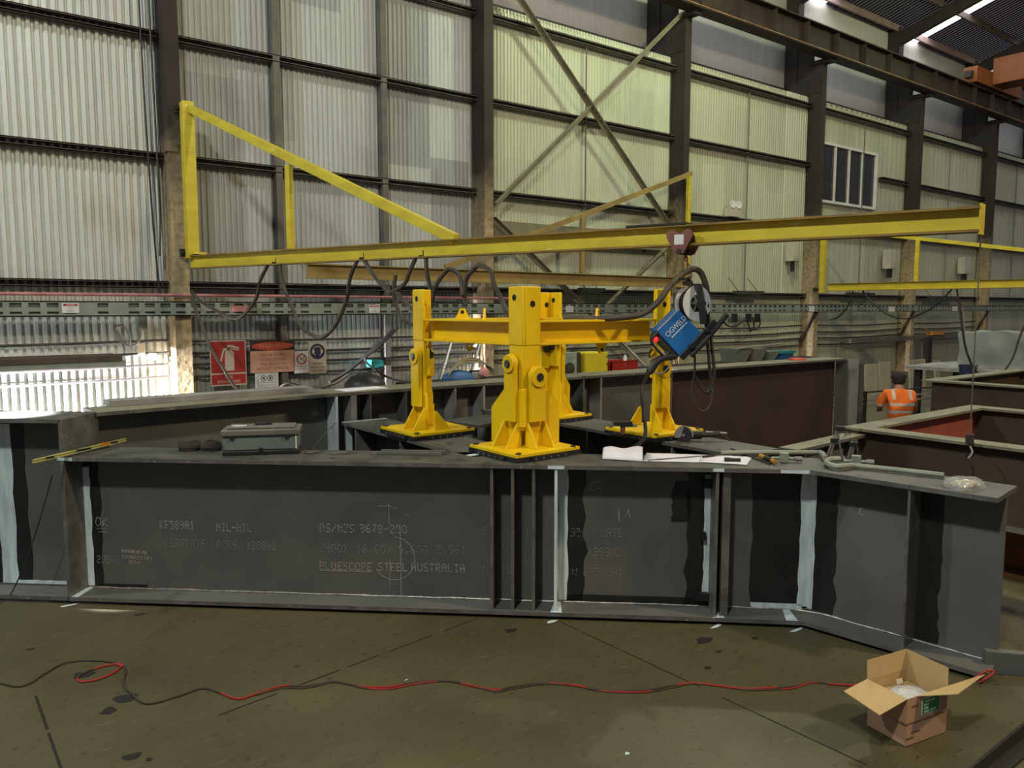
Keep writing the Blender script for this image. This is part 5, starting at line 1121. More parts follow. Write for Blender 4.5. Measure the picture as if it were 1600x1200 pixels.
# steel scraps
def scrap(px, py, w_, d_, h_, rot, label, m='flange'):
    c = on_top(px, py); r = root('steel_offcut', c, label, 'offcut', 'steel offcuts'); s = MB(); s.box((c.x, c.y, c.z+h_/2+.0005), (w_, d_, h_), 0, rot); s.build('offcut', m, r, bevel=.002); return r
scrap(488, 708, .075, .06, .012, .3, 'small dark steel offcut with a wire sticking up, right of the tool box', 'steelside'); scrap(528, 709, .11, .055, .010, -.3, 'dark steel offcut, second from the tool box', 'steel')
for i in range(2):
    scrap(640+i*6, 711-i*3, .42, .022, .02, math.radians(-42), ('long dark bar lying on the girder left of the front yellow leg', 'second thin dark bar behind the first on the girder')[i], 'steel')
r = root('stick_wire', on_top(490, 707, .972), 'thin wire standing slanted from a small offcut on the girder', 'wire'); MB().tube([on_top(486, 705, .972), PD(505, 680, (on_top(486, 705)-EYE).dot(FW)+.06), PD(526, 660, (on_top(486, 705)-EYE).dot(FW)+.12)], .0025, 6).build('wire', 'pipe', r)
# drawings: a rolled-up sheet and two flat ones
def sheet(name, corners, label, m='paper', z=.9615, amp=.006, rows=8, f=None):
    P = []; cs = [PZ(x, y, z) for x, y in corners]
    for i in range(rows+1):
        u = i/rows; row = []
        for j in range(rows+1):
            v = j/rows; p = (cs[0]*(1-u)+cs[1]*u)*(1-v)+(cs[3]*(1-u)+cs[2]*u)*v; p.z = z+amp*(.5+.5*mnoise.noise(p*7))+(f(u, v) if f else 0); row.append(p)
        P.append(row)
    r = root(name, (cs[0]+cs[2])/2, label, 'paper'); s = MB(); s.grid(P); o = s.build('sheet', m, r); sd = o.modifiers.new('t', 'SOLIDIFY'); sd.thickness = .0012; return r
sheet('drawing_sheet', [(1003, 721), (1098, 723), (1098, 711), (1010, 708)], 'flat white drawing sheet on the girder, middle of the three papers')
sheet('drawing_sheet', [(1092, 722.5), (1167, 727), (1176, 714), (1096, 711)], 'flat white drawing sheet with a black marker lying on it', z=.9625)
sheet('drawing_sheet', [(941, 717.5), (1004, 721), (1004, 706), (944, 703)], 'curled white drawing sheet, leftmost paper right of the front yellow leg', amp=.004, z=.9635, rows=14, f=lambda u, v: .055*math.sin(math.pi*min(1, v*1.05))**.7*(.75+.25*u)+.012*math.sin(u*9)*v)
def rod(name, pts, rad, m, label, cat, z=.9615):
    P = [PZ(x, y, z+rad) for x, y in pts]; r = root(name, P[0], label, cat); MB().tube(P, rad, 8, 0, False).build(name+'_body', m, r); return r, P
r, P = rod('marker_pen', [(1132, 718), (1157, 718.5)], .012, 'blackplastic', 'fat black marker lying on the right drawing sheet', 'marker', .966); MB().cyl(P[0]+V(0, 0, 0), P[0].lerp(P[1], .35)+V(0, 0, 0), .014, 10).build('pen_cap', 'cord', r)
rod('steel_scriber', [(1012, 719), (1095, 712.5)], .003, 'pipe', 'thin steel scriber lying across the papers', 'scriber', .967)
r, P = rod('pliers', [(1098, 713.5), (1116, 711.5)], .007, 'dark', 'small dark pliers lying between the two flat papers', 'pliers', .968); MB().tube([P[1], P[1]+X_*.035+Y_*.012, P[1]+X_*.07+Y_*.01], .005, 6).build('handle', 'dark', r)
rod('welding_rule', [(1142, 701), (1204, 725)], .006, 'dark', 'dark flat rule slanting across the girder right of the papers', 'rule', .963)
r, P = rod('screwdriver', [(1188, 712), (1211, 722)], .014, 'handle', 'orange and black handled screwdriver on the girder', 'screwdriver', .962); MB().cyl(P[0].lerp(P[1], .35), P[0].lerp(P[1], .8), .0155, 12).build('grip_band', 'blackplastic', r); MB().cyl(P[1], P[1]+(P[1]-P[0]).normalized()*.09, .004, 8).build('shaft', 'bolt', r)
# bar clamps
def bar_clamp(name, pts, jaw, scr, label):
    z = .963; P = [PZ(x, y, z+.016) for x, y in pts]; r = root(name, P[0]-V(0, 0, .016), label, 'clamp', 'bar clamps')
    MB().tube(P, .015, 10, 0, False).build('bar', 'clamp', r)
    J = [PZ(x, y, z+.02) for x, y in jaw]; MB().tube(J, .017, 8).build('jaw', 'clamp', r)
    S = [PZ(x, y, z+.02) for x, y in scr]; MB().tube(S, .010, 8, 0, False).build('screw', 'clamp', r)
    t_ = (S[-1]-S[0]).normalized(); MB().cyl(S[-1]-t_*.03, S[-1]+t_*.012, .015, 10).build('screw_knob', 'greysteel', r)
    m_ = S[0].lerp(S[-1], .45); MB().box(m_+V(0, 0, .008), (.05, .05, .055), 0, .6).build('slide_jaw', 'clamp', r)
    return r
bar_clamp('bar_clamp', [(1330, 727), (1400, 734), (1475, 742.5)], [(1332, 727), (1308, 729), (1292, 724), (1296, 718), (1312, 717)], [(1318, 720), (1340, 721), (1362, 722)], 'long grey green bar clamp lying on the bent end of the girder')
bar_clamp('bar_clamp', [(1126, 707.5), (1205, 707), (1281, 707)], [(1281, 707), (1286, 710), (1289, 716)], [(1205, 716), (1228, 716), (1250, 717)], 'grey green bar clamp lying behind the papers and screwdriver')
r = root('round_plug', PZ(1313, 716, .98), 'small dark round cap lying inside the clamp jaw', 'cap'); MB().lathe([(0, .03), (.03, .028), (.045, .012), (.048, 0), (0, 0)], PZ(1313, 719, .962), (0, 0, 1), 16).build('cap', 'blackplastic', r)
# standing tripod jack of rods
r = root('rod_stand', PZ(1312, 712, .962), 'standing rod frame of thin chromed bars and black clamps behind the bar clamp', 'stand')
zf = PZ(1310, 712, .962); dd = (zf-EYE).dot(FW)
def SP(x, y, d=0): return PD(x, y, dd+d)
s = MB()
for a_, b_ in (((1291, 716), (1308, 670)), ((1295, 717), (1311, 672)), ((1309, 671), (1315, 716)), ((1324, 719), (1334, 684)), ((1329, 720), (1338, 686))): s.tube([SP(*a_), SP(*b_)], .0055, 6, 0, False)
s.tube([SP(1310, 690), SP(1326, 676), SP(1334, 673)], .005, 6); s.build('rods', 'bolt', r)
for x, y in ((1304, 688), (1334, 694), (1313, 669)): MB().box(SP(x, y), (.05, .045, .026), 0, .4).build('rod_clamp', 'blackplastic', r)
MB().bar(SP(1305, 668), SP(1337, 674), .05, .014).build('top_plate', 'dark', r); MB().cyl(SP(1324, 680), SP(1324, 676), .018, 12).build('wing_knob', 'greysteel', r)
# bag of nuts
c = PZ(1508, 760, .962); r = root('bag_of_nuts', c, 'clear plastic bag of brassy nuts on the far end of the girder', 'bag')
s = MB(); P = []
for i in range(13):
    row = []
    for j in range(19):
        u = i/12; t = 2*math.pi*j/18; rr = .13*math.sin(math.pi*(.5+.5*u)) if i else .13; rr = .115*math.cos(u*math.pi/2)
        p = V(rr*math.cos(t)*1.15, rr*math.sin(t)*.75, .052*math.sin(u*math.pi/2)); w_ = 1+.30*mnoise.noise(p*14+V(3, 1, 2)); row.append(c+V(p.x*w_, p.y*w_, p.z*(1+.4*mnoise.noise(p*18))+.002))
    P.append(row)
s.grid(P); s.build('bag_film', 'clear', r)
s = MB()
for i in range(70):
    a_ = random.random()*6.28; q = math.sqrt(random.random())*.075; p = c+V(q*math.cos(a_)*1.1, q*math.sin(a_)*.75, .010+random.random()*.028*(1-q/.09)); ax = V(random.random()-.5, random.random()-.5, random.random()); s.cyl(p-ax.normalized()*.004, p+ax.normalized()*.004, .009, 6)
o = s.build('nuts', 'tan', r); o['kind'] = 'stuff'
s = MB(); s.add([c+V(.10, -.04, .02), c+V(.19, -.06, .006), c+V(.17, .03, .010), c+V(.10, .04, .025)], [(0, 1, 2, 3)]); s.build('bag_flap', 'clear', r)

# angle grinder leaning on the right foot, square bracket on it
c = PZ(1072, 690, .962); dg_ = (c-EYE).dot(FW)
r = root('angle_grinder', c, 'black angle grinder with grey disc beside the right yellow foot', 'angle grinder')
gc = PD(1068, 680, dg_); ax = (-D2*.9-R2*.35+V(0, 0, .1)).normalized()
MB().lathe([(0, .003), (.058, .002), (.060, 0), (.058, -.003), (0, -.003)], gc, ax, 28).build('disc', 'pin', r); MB().cyl(gc-ax*.004, gc+ax*.012, .012, 12).build('spindle_nut', 'bolt', r)
s = MB(); x, y, z = frame_from(ax); s.prism([(.066*math.cos(a_), .066*math.sin(a_)) for a_ in [i*math.pi/12 for i in range(-1, 14)]], mtx(R2, V(0, 0, 1), R2.cross(V(0, 0, 1)), gc-ax*.012), .016); s.build('guard', 'greysteel', r)
s = MB(); s.tube([gc-ax*.03, gc-ax*.04+R2*.06+V(0, 0, .0), gc-ax*.04+R2*.12+V(0, 0, .0)], .030, 12); s.build('body', 'blackplastic', r)
s = MB(); s.tube([gc-ax*.04+R2*.12, gc-ax*.04+R2*.20+V(0, 0, .004), gc-ax*.04+R2*.25+V(0, 0, .01)], .020, 10); s.build('handle', 'cord', r)
s = MB(); s.tube([gc-ax*.04+R2*.25+V(0, 0, .01), gc-ax*.04+R2*.30-V(0, 0, .02), gc-ax*.02+R2*.33-V(0, 0, .05)], .006, 6); s.build('lead', 'cord', r)
MB().cyl(gc-ax*.04+R2*.15+V(0, 0, .02), gc-ax*.04+R2*.30+V(0, 0, .012), .008, 8).build('side_handle', 'clamp', r)
c = PZ(973, 678, 1.006); r = root('clamp_bracket', c, 'small grey clamp bracket standing on the right yellow foot', 'bracket')
MB().box(c+V(0, 0, .075), (.13, .05, .03), 0, -.6).build('head', 'pin', r); MB().box(c+V(0, 0, .03), (.03, .03, .06), 0, -.6).build('stem', 'trolley', r); MB().cyl(c+V(0, 0, .06)-R2*.01, c+V(0, 0, .06)+R2*.10, .010, 8).build('screw', 'clamp', r)

# =================================================================== floor: cardboard boxes, cords
bx_o = V(3.315, 1.517, 0); bdx = V(.263, -.052, 0); Wd = bdx.length*1.0; bX = bdx.normalized(); bY = V(-bX.y, bX.x, 0); Dp = .20
def BP(u, v, z): return bx_o+bX*u+bY*v+V(0, 0, z)
def cbox(mb, u0, u1, v0, v1, z0, z1, mi=0): mb.box((0, 0, 0), (u1-u0, v1-v0, z1-z0), mi, 0, mtx(bX, bY, V(0, 0, 1), BP((u0+u1)/2, (v0+v1)/2, (z0+z1)/2)))
H1 = .105
r = root('cardboard_box', BP(Wd/2, Dp/2, 0), 'closed brown cardboard box on the floor under the open one', 'box', 'cardboard boxes')
s = MB(); cbox(s, 0, Wd, -.0, Dp, .002, H1); s.build('carton', 'cardpink', r, bevel=.003)
s = MB(); cbox(s, -.0006, .05, -.0006, .002, .03, .04); cbox(s, .03, .09, -.0008, 0, .055, .062); s.build('printed_mark', 'faint', r)
r = root('cardboard_box', BP(Wd/2, Dp/2, H1), 'open cardboard box with spread flaps and green label on the floor', 'box', 'cardboard boxes')
H2 = .115; z0 = H1+.002; t_ = .004; u0 = -.01; v0 = -.004; U1 = Wd-.01; V1 = Dp+.0
s = MB(); cbox(s, u0, U1, v0, V1, z0, z0+t_); s.build('carton_bottom', 'card', r)
s = MB(); cbox(s, u0, U1, v0, v0+t_, z0, z0+H2); s.build('front_wall', 'cardpink', r); s = MB(); cbox(s, u0, u0+t_, v0+t_, V1, z0, z0+H2); s.build('side_wall', 'cardpink', r)
s = MB(); cbox(s, u0, U1, V1-t_, V1, z0, z0+H2); s.build('back_wall', 'card', r); s = MB(); cbox(s, U1-t_, U1, v0+t_, V1-t_, z0, z0+H2); s.build('side_wall', 'card', r)
zt = z0+H2
def flap(q, m='card'):
    P = [BP(*p) for p in q]; s = MB(); n = (P[1]-P[0]).cross(P[2]-P[0]).normalized()*.003; s.add(P+[p+n for p in P], [(0, 1, 2, 3), (7, 6, 5, 4), (0, 4, 5, 1), (1, 5, 6, 2), (2, 6, 7, 3), (3, 7, 4, 0)]); return s.build('flap', m, r)
flap([(u0, v0, zt), (u0, V1, zt), (u0-.155, V1-.005, zt-.02), (u0-.165, v0+.005, zt-.035)])
flap([(u0, V1, zt), (U1, V1, zt), (U1+.004, V1+.012, zt+.085), (u0+.012, V1+.014, zt+.082)])
flap([(U1, V1, zt), (U1, v0, zt), (U1+.010, v0+.008, zt+.080), (U1+.006, V1+.010, zt+.085)])
flap([(U1, v0, zt), (u0+.06, v0, zt), (u0+.17, v0-.11, zt+.035), (U1+.13, v0-.08, zt+.06)])
s = MB(); cbox(s, .085, .205, v0-.002, v0-.0004, z0+.02, z0+.098); s.build('label_border', 'white', r); s = MB(); cbox(s, .090, .200, v0-.003, v0-.0021, z0+.025, z0+.093); s.build('green_label', 'green', r)
s = MB()
for (ua, ub, za) in ((.10, .135, .082), (.142, .168, .082), (.10, .13, .066), (.10, .125, .050), (.10, .13, .034), (.145, .18, .036)): cbox(s, ua, ub, v0-.0038, v0-.003, z0+za-.004, z0+za+.004)
s.build('label_print', 'white', r)
s = MB(); cbox(s, .02, .065, v0-.0012, v0-.0004, z0+.070, z0+.078); s.build('printed_mark', 'faint', r)
s = MB(); cbox(s, u0+t_+.01, U1-t_-.01, v0+t_+.01, V1-t_-.01, z0+t_, z0+.06); s.build('packing', 'card', r)
c = BP(Wd*.46, Dp*.42, z0+.062); r = root('foil_bag', c, 'crumpled silver plastic bag inside the open cardboard box', 'bag'); s = MB(); P = []
for i in range(10):
    row = []
    for j in range(17):
        u = i/9; t = 2*math.pi*j/16; q = math.cos(u*math.pi/2); p = (bX*math.cos(t)*.105+bY*math.sin(t)*.078)*q+V(0, 0, .024*math.sin(u*math.pi/2)); p = p*(1+.14*mnoise.noise(p*22)); row.append(c+p+V(0, 0, .001))
    P.append(row)
s.grid(P); s.build('bag', 'foil', r, sharp=.3)
c = BP(Wd*.60, Dp*.82, z0+.085); r = root('paper_slip', c, 'small folded paper slip inside the open cardboard box', 'paper'); s = MB(); s.box((0, 0, 0), (.04, .003, .022), 0, 0, mtx(bX, bY, V(0, .3, 1).normalized(), c)); s.build('slip', 'offwhite', r)

# red and brown extension cords along the floor
def FL(pts, z=.006): return [PZ(x, y, z) for x, y in pts]
r = root('extension_cord', PZ(600, 1070, 0), 'long red and black twin cord snaking across the floor', 'cord')
path = [(195, 1042), (196, 1052), (193, 1062), (197, 1076), (207, 1084), (214, 1092), (228, 1099), (250, 1096), (285, 1085), (318, 1075), (345, 1083), (372, 1092), (400, 1084), (440, 1072), (480, 1072), (520, 1065), (545, 1069), (570, 1073), (610, 1073), (650, 1066), (700, 1064), (740, 1072), (775, 1078), (800, 1073), (850, 1067), (900, 1071), (935, 1078), (1000, 1079), (1050, 1071), (1080, 1067), (1120, 1071), (1160, 1076), (1200, 1075), (1240, 1072), (1270, 1065), (1300, 1069), (1340, 1071), (1370, 1071)]
redz = [(.27, .36), (.45, .50), (.55, .60), (.65, .685), (.76, .87), (.94, 1.0)]
MB().tube(FL(path), .0052, 8, 0, True, lambda u: 1 if any(a_ < u < b_ for a_, b_ in redz) else 0).build('cord', ['browncord', 'redcord'], r)
MB().tube(FL([(x, y+1.6+1.6*math.sin(i*1.3)) for i, (x, y) in enumerate(path[12:-2])], .005), .0038, 6, 0, True, lambda u: 1 if int(u*9) % 3 == 2 else 0).build('cord', ['browncord', 'redcord'], r)
r = root('extension_cord', PZ(100, 1040, 0), 'looped red brown cord at the left of the floor', 'cord')
MB().tube(FL([(-30, 1062), (0, 1067), (25, 1072), (45, 1068), (70, 1052), (100, 1036), (130, 1032), (165, 1033), (188, 1038), (191, 1041), (178, 1038), (150, 1044), (130, 1052), (121, 1059), (127, 1065), (150, 1062), (172, 1054), (186, 1045), (190, 1041)]), .0052, 8, 0, True, lambda u: 1 if .42 < u < .62 or u > .72 else 0).build('cord', ['browncord', 'redcord'], r)
r = root('extension_cord', PZ(1530, 1062, 0), 'red cord loop hooked over the girder end behind the cardboard box', 'cord')
MB().tube([PZ(1508, 1068, .01), PZ(1525, 1058, .03), PZ(1540, 1049, .065), PZ(1549, 1047, .07), PZ(1552, 1051, .06), PZ(1540, 1060, .035), PZ(1530, 1066, .01)], .006, 8).build('cord', 'redcord', r)
r = root('earth_lead', PZ(10, 930, 0), 'thin dark lead hanging in front of the left deep girder', 'lead')
MB().tube([PV(82, 742, (-1.6, 7.6), (.68, 5.5)), PV(70, 785, (-1.6, 7.6), (.68, 5.5)), PV(55, 835, (-1.6, 7.6), (.68, 5.5)), PV(35, 890, (-1.6, 7.6), (.68, 5.5)), PZ(12, 935, .02), PZ(-15, 946, .01)], .004, 6).build('lead', 'cord', r)

# =================================================================== clutter behind the far girder, on a long bench
r = root('support_bench', (10, 9.6, 0), 'added low steel bench behind the far girder carrying boxes and crates', 'bench')  # bench added as a support for the boxes, hidden behind the far girder
MB().bx((5.5, 9.2, .78), (15.8, 9.95, .83)).build('bench_top', 'dark', r)
for x in (5.7, 9, 12, 15.6):
    for y in (9.3, 9.85): MB().bx((x-.04, y-.04, 0), (x+.04, y+.04, .78)).build('leg', 'dark', r)
BZ = .83
def item(name, px0, px1, ytop, y, dep, label, cat, m, bevel=.01):
    a = PY(px0, ytop, y); b = PY(px1, ytop, y); r = root(name, ((a.x+b.x)/2, y, BZ), label, cat)
    return r, a.x, b.x, a.z, y, y+dep
r, xa, xb, zt, ya, yb = item('tool_cabinet', 872, 907, 552, 9.4, .5, 'pale green steel cabinet seen under the yellow frame', 'cabinet', 'greencab')
MB().bx((xa, ya, BZ), (xb-.08, yb, zt)).build('body', 'greencab', r); MB().bx((xb-.08, ya, BZ), (xb, yb, zt)).build('side_panel', 'leather', r); MB().lathe([(0, 0), (.09, .01), (.10, .05), (0, .06)], V((xa+xb)/2-.03, ya, BZ+.10), (0, -1, 0), 16).build('round_knob', 'leather', r)
r, xa, xb, zt, ya, yb = item('yellow_box', 916, 950, 551.5, 9.35, .4, 'bright yellow sheet metal box right of the pale green cabinet', 'box', '')
MB().bx((xa, ya, BZ), (xb, yb, zt)).build('body', 'brightyellow', r, bevel=.01); MB().bx((xb-.04, ya-.004, BZ+.12), (xb-.01, ya, BZ+.16)).bx((xb-.04, ya-.004, BZ+.24), (xb-.01, ya, BZ+.28)).build('hinge', 'ochre', r)
r, xa, xb, zt, ya, yb = item('red_crate', 955, 997, 565, 9.4, .35, 'red plastic crate with vertical ribs behind the far girder', 'crate', '')
s = MB(); s.bx((xa, ya, zt-.03), (xb, ya+.02, zt)).bx((xa, ya, BZ), (xb, ya+.02, BZ+.02)).bx((xa, yb-.02, BZ), (xb, yb, zt)).bx((xa, ya, BZ), (xa+.02, yb, zt)).bx((xb-.02, ya, BZ), (xb, yb, zt)).bx((xa, ya, BZ), (xb, yb, BZ+.01))
for i in range(16): x = xa+(xb-xa)*i/16; s.bx((x, ya, BZ), (x+.018, ya+.02, zt))
s.build('crate', 'redcrate', r, smooth=False)
r = root('plastic_bottle', (9.75, 9.55, BZ), 'small white bottle standing in the red crate', 'bottle'); MB().lathe([(0, 0), (.035, 0), (.035, .20), (.02, .225), (.02, .25), (0, .25)], V(9.82, 9.58, BZ+.012), (0, 0, 1), 14).build('body', 'white', r)
# mesh bins and things on the right part of the bench
for px0, px1, lb in ((1150, 1170, 'grey folding bin on the bench, leftmost of three right of the leads'), (1171, 1194, 'grey folding bin on the bench, middle of three right of the leads'), (1196, 1213, 'teal edged grey bin on the bench beside the blue tub')):
    r, xa, xb, zt, ya, yb = item('parts_bin', px0, px1, 545 if px0 < 1190 else 549, 9.3, .4, lb, 'bin', '')
    s = MB(); q = .10; s.add([V(xa+q, ya, BZ), V(xb-q, ya, BZ), V(xb, ya-.1, zt), V(xa, ya-.1, zt), V(xa+q, yb, BZ), V(xb-q, yb, BZ), V(xb, yb, zt), V(xa, yb, zt)], [(0, 1, 2, 3), (4, 5, 6, 7), (0, 4, 7, 3), (1, 5, 6, 2), (0, 1, 5, 4)]); s.build('bin', 'clamp' if px0 < 1190 else 'greencab', r)
r, xa, xb, zt, ya, yb = item('plastic_tub', 1221, 1240, 549, 9.3, .35, 'blue plastic tub on the bench left of the speckled column', 'tub', '')
s = MB(); s.bx((xa, ya, BZ), (xb, yb, zt-.04)); s.build('body', 'bluebag', r, bevel=.01); MB().bx((xa-.03, ya-.03, zt-.05), (xb+.03, yb+.03, zt)).build('rim', 'teal', r)
r = root('orange_reel', PZ(1223, 561, 1.2), 'flat orange lid lying on the far girder near its right end', 'lid'); MB().lathe([(0, .025), (.10, .025), (.12, .01), (.12, 0), (0, 0)], V(PZ(1223, 561, 1.2).x, 6.02, ZD+.001), (0, 0, 1), 20).build('lid', 'redcrate', r)
r = root('steel_rod', (12.8, 9.2, 1.1), 'pale rod leaning over the grey bins on the bench', 'rod'); MB().cyl(PY(1150, 545, 9.15), PY(1222, 537, 9.15), .018, 8).build('rod', 'clamp', r)
# aluminium ladder leaning on the wall by the second column
r = root('ladder', (6.3, 10.4, 0), 'aluminium ladder with punched stiles leaning on the wall left of the front leg', 'ladder')
LA = [PY(688, 592, 10.2), PY(703, 540, 10.5)]; LB = [PY(734, 592, 10.2), PY(748, 540, 10.5)]
def ext(p, q): d = (q-p); k = p.z/ d.z; return p-d*k, q+d*.6
s = MB(); pl = ext(*LA); pr_ = ext(*LB); s.bar(pl[0], pl[1], .075, .03, 0, (1, 0, 0)); s.bar(pr_[0], pr_[1], .075, .03, 0, (1, 0, 0)); s.build('stiles', 'alu', r)
for i in range(1, 9): f = i/9.3; MB().bar(pl[0].lerp(pl[1], f), pr_[0].lerp(pr_[1], f), .03, .04).build('rung', 'alu', r)
s = MB()
for i in range(9): p = pl[0].lerp(pl[1], .40+.028*i); s.box(p+V(0, -.040, 0), (.022, .004, .022), 0, 0)
s.build('punched_holes', 'ink', r)
r = root('blue_tarp', (6.3, 9.9, BZ), 'blue tarpaulin bundle behind the ladder', 'tarpaulin'); s = MB(); P = []; c = V(6.45, 9.70, BZ)
for i in range(9):
    row = []
    for j in range(15):
        u = i/8; t = 2*math.pi*j/14; q = math.cos(u*math.pi/2); p = V(.30*math.cos(t)*q, .15*math.sin(t)*q, .15*math.sin(u*math.pi/2)); row.append(c+p*(1+.15*mnoise.noise(p*6)))
    P.append(row)
s.grid(P); s.build('tarp', 'bluebag', r)
r = root('coiled_hose', (6.6, 9.9, 1.0), 'coiled green and yellow hose over the blue tarpaulin', 'hose')
for i in range(4): MB().tube([V(6.62+.42*math.cos(a_)*(1-.05*i), 9.62+.02*i, BZ+.05+(.21+.02*i)*abs(math.sin(a_))) for a_ in [math.pi*k/12 for k in range(13)]], .012, 6).build('hose_turn', 'ochre' if i % 2 else 'clamp', r)
r = root('framed_panel', PY(755, 585, 9.6), 'dark framed panel with pink rag at the foot of the second column', 'panel'); a = PY(739, 592, 9.6); b = PY(763, 580, 9.6)
MB().bx((a.x, 9.6, BZ), (b.x, 9.66, b.z)).build('panel', 'greysteel', r, bevel=.02); MB().bx((a.x, 9.66, BZ), (b.x+.02, 9.70, b.z+.02)).build('rim', 'blackplastic', r)
MB().lathe([(0, .05), (.06, .045), (.08, 0), (.07, -.05), (0, -.06)], V(b.x-.10, 9.56, BZ+.10), (0, -1, 0), 9).build('rag', 'pinkcloth', r)
r = root('teal_case', PY(592, 573, 11.2), 'small teal plastic case hung on the wall pipes left of the yellow frame', 'case'); a = PY(583, 575, 11.3); b = PY(600, 562, 11.3); MB().bx((a.x, 11.3, a.z), (b.x, 11.58, b.z)).build('case', 'teal', r, bevel=.02)
r = root('equipment_hood', PY(580, 600, 10), 'dark rounded hood behind the far girder left of the yellow frame', 'hood'); s = MB(); c = PY(581, 606, 9.6); s.lathe([(.30, -c.z), (.30, -.1), (.28, .05), (.2, .14), (.1, .18), (0, .19)], V(c.x, 9.8, c.z), (0, 0, 1), 18); s.build('hood', 'blackplastic', r)

# =================================================================== right background: wrapped pallet on a table, boards
r = root('packing_table', (14.9, 5.9, 0), 'grey steel table under the wrapped pallet at the right edge', 'table')
MB().bx((13.7, 3.6, .84), (15.5, 6.6, .90)).build('table_top', 'greysteel', r)
for x in (13.85, 15.35):
    for y in (3.75, 6.45): MB().bx((x-.05, y-.05, 0), (x+.05, y+.05, .84)).build('leg', 'dark', r)
def wrapbox(name, x0, y0, x1, y1, z0, z1, label):
    r = root(name, ((x0+x1)/2, (y0+y1)/2, z0), label, 'package'); n = 9; s = MB()
    def wv(p): return p+V(mnoise.noise(p*2.5), mnoise.noise(p*2.5+V(9, 0, 0)), .7*mnoise.noise(p*2.2+V(0, 7, 0)))*.07
    def face(a, b, c, d): s.grid([[wv((a*(1-u)+b*u)*(1-v)+(d*(1-u)+c*u)*v) for v in [j/n for j in range(n+1)]] for u in [i/n for i in range(n+1)]])
    q = [V(x0, y0, z0+.06), V(x1, y0, z0+.06), V(x1, y1, z0+.06), V(x0, y1, z0+.06), V(x0, y0, z1), V(x1, y0, z1), V(x1, y1, z1), V(x0, y1, z1)]
    for f in ((0, 1, 5, 4), (1, 2, 6, 5), (2, 3, 7, 6), (3, 0, 4, 7), (4, 5, 6, 7)): face(*[q[i] for i in f])
    s.build('wrapping', 'wrap', r, sharp=1.2); MB().bx((x0, y0, z0+.002), (x1, y1, z0+.06)).build('pallet_base', 'greysteel', r); return r
wrapbox('wrapped_package', 13.95, 4.75, 14.75, 5.85, .90, 1.50, 'grey stretch wrapped package on the table at the right edge')
wrapbox('wrapped_package', 14.2, 3.7, 15.0, 4.55, .90, 1.35, 'lower wrapped package cut by the right edge of the picture')
s = MB(); r = root('plastic_film', (14.1, 5.9, .905), 'loose clear plastic film lying left of the wrapped package', 'film'); P = [[V(13.75+i*.1, 5.85+j*.09, .91+.07*abs(mnoise.noise(V(i*.6, j*.6, 2)))) for j in range(8)] for i in range(9)]; s.grid(P); s.build('film', 'clear', r)
r = root('blue_tub', (12.2, 5.9, .6), 'small deep blue bucket under the table at right', 'bucket'); c = PX(1512, 584, 12.9); c.z = c.z-.66-.26; zb_ = max(.3, PX(1512, 584, 12.9).z-.12); MB().lathe([(0, 0), (.10, 0), (.13, .26), (.115, .26), (.09, .02), (0, .02)], V(c.x, c.y, zb_), (0, 0, 1), 18).build('bucket', 'navy', r)
MB().bx((c.x-.5, c.y-.3, 0), (c.x+.3, c.y+.3, zb_-.005)).build('plinth', 'dark', r)
# tan boards standing against the wall behind the worker
for i, (px0, px1, pyt, lb) in enumerate(((1352, 1371, 570, 'tan board standing upright, left of two behind the worker'), (1374, 1391, 567, 'tan board standing upright, right of two behind the worker'), (1421, 1446, 563, 'pale board standing upright right of the worker\'s head'), (1461, 1468, 563, 'narrow pale board right of the dark post behind the worker'))):
    y = 8.6; a = PY(px0, pyt, y); b = PY(px1, pyt, y); r = root('board', ((a.x+b.x)/2, y, 0), lb, 'board', 'upright boards')
    s = MB(); s.add([V(a.x, y-.05, .0), V(b.x, y-.05, .0), V(b.x, y, a.z), V(a.x, y, a.z), V(a.x, y-.02, .0), V(b.x, y-.02, .0), V(b.x, y+.03, a.z), V(a.x, y+.03, a.z)], [(0, 1, 2, 3), (7, 6, 5, 4), (0, 4, 5, 1), (1, 5, 6, 2), (2, 6, 7, 3), (3, 7, 4, 0)]); s.build('board', 'board', r)
r = root('steel_post', (0, 0, 0), 'dark upright post between the pale boards right of the worker', 'post'); a = PY(1450, 560, 11.1); MB().bx((a.x-.12, 11.05, 0), (a.x+.12, 11.2, 1.02)).build('post', 'dark', r); r.location = (a.x, 11.1, 0); 
for o in r.children: o.location = -r.location
r = root('wall_rail', (22, 11, 1.0), 'grey horizontal rail along the wall above the boards', 'rail'); MB().bx((20.3, 11.3, .93), (33, 11.5, 1.06)).build('rail', 'girt', r)
r = root('orange_strap', PY(1465, 550, 11.2), 'orange strap lying on the wall rail at right', 'strap'); a = PY(1453, 552, 11.28); b = PY(1472, 549, 11.28); MB().bx((a.x, 11.25, 1.062), (b.x, 11.42, 1.16)).build('strap', 'handle', r); MB().bar((a.x, 11.3, 1.1), (a.x-.35, 11.3, 1.28), .05, .02).build('tail', 'handle', r)
r = root('steel_rack', (10.4, 6.4, 0), 'low dark rack with two bright rails behind the worker', 'rack')
for z in (.42, .50, .60): MB().bar((9.6, 6.5, z), (13.6, 5.9, z), .03, .02).build('rail', 'greysteel' if z < .6 else 'dark', r)
for x, y in ((9.7, 6.5), (11.6, 6.2), (13.5, 5.93)): MB().bx((x-.03, y-.03, 0), (x+.03, y+.03, .62)).build('upright', 'dark', r)
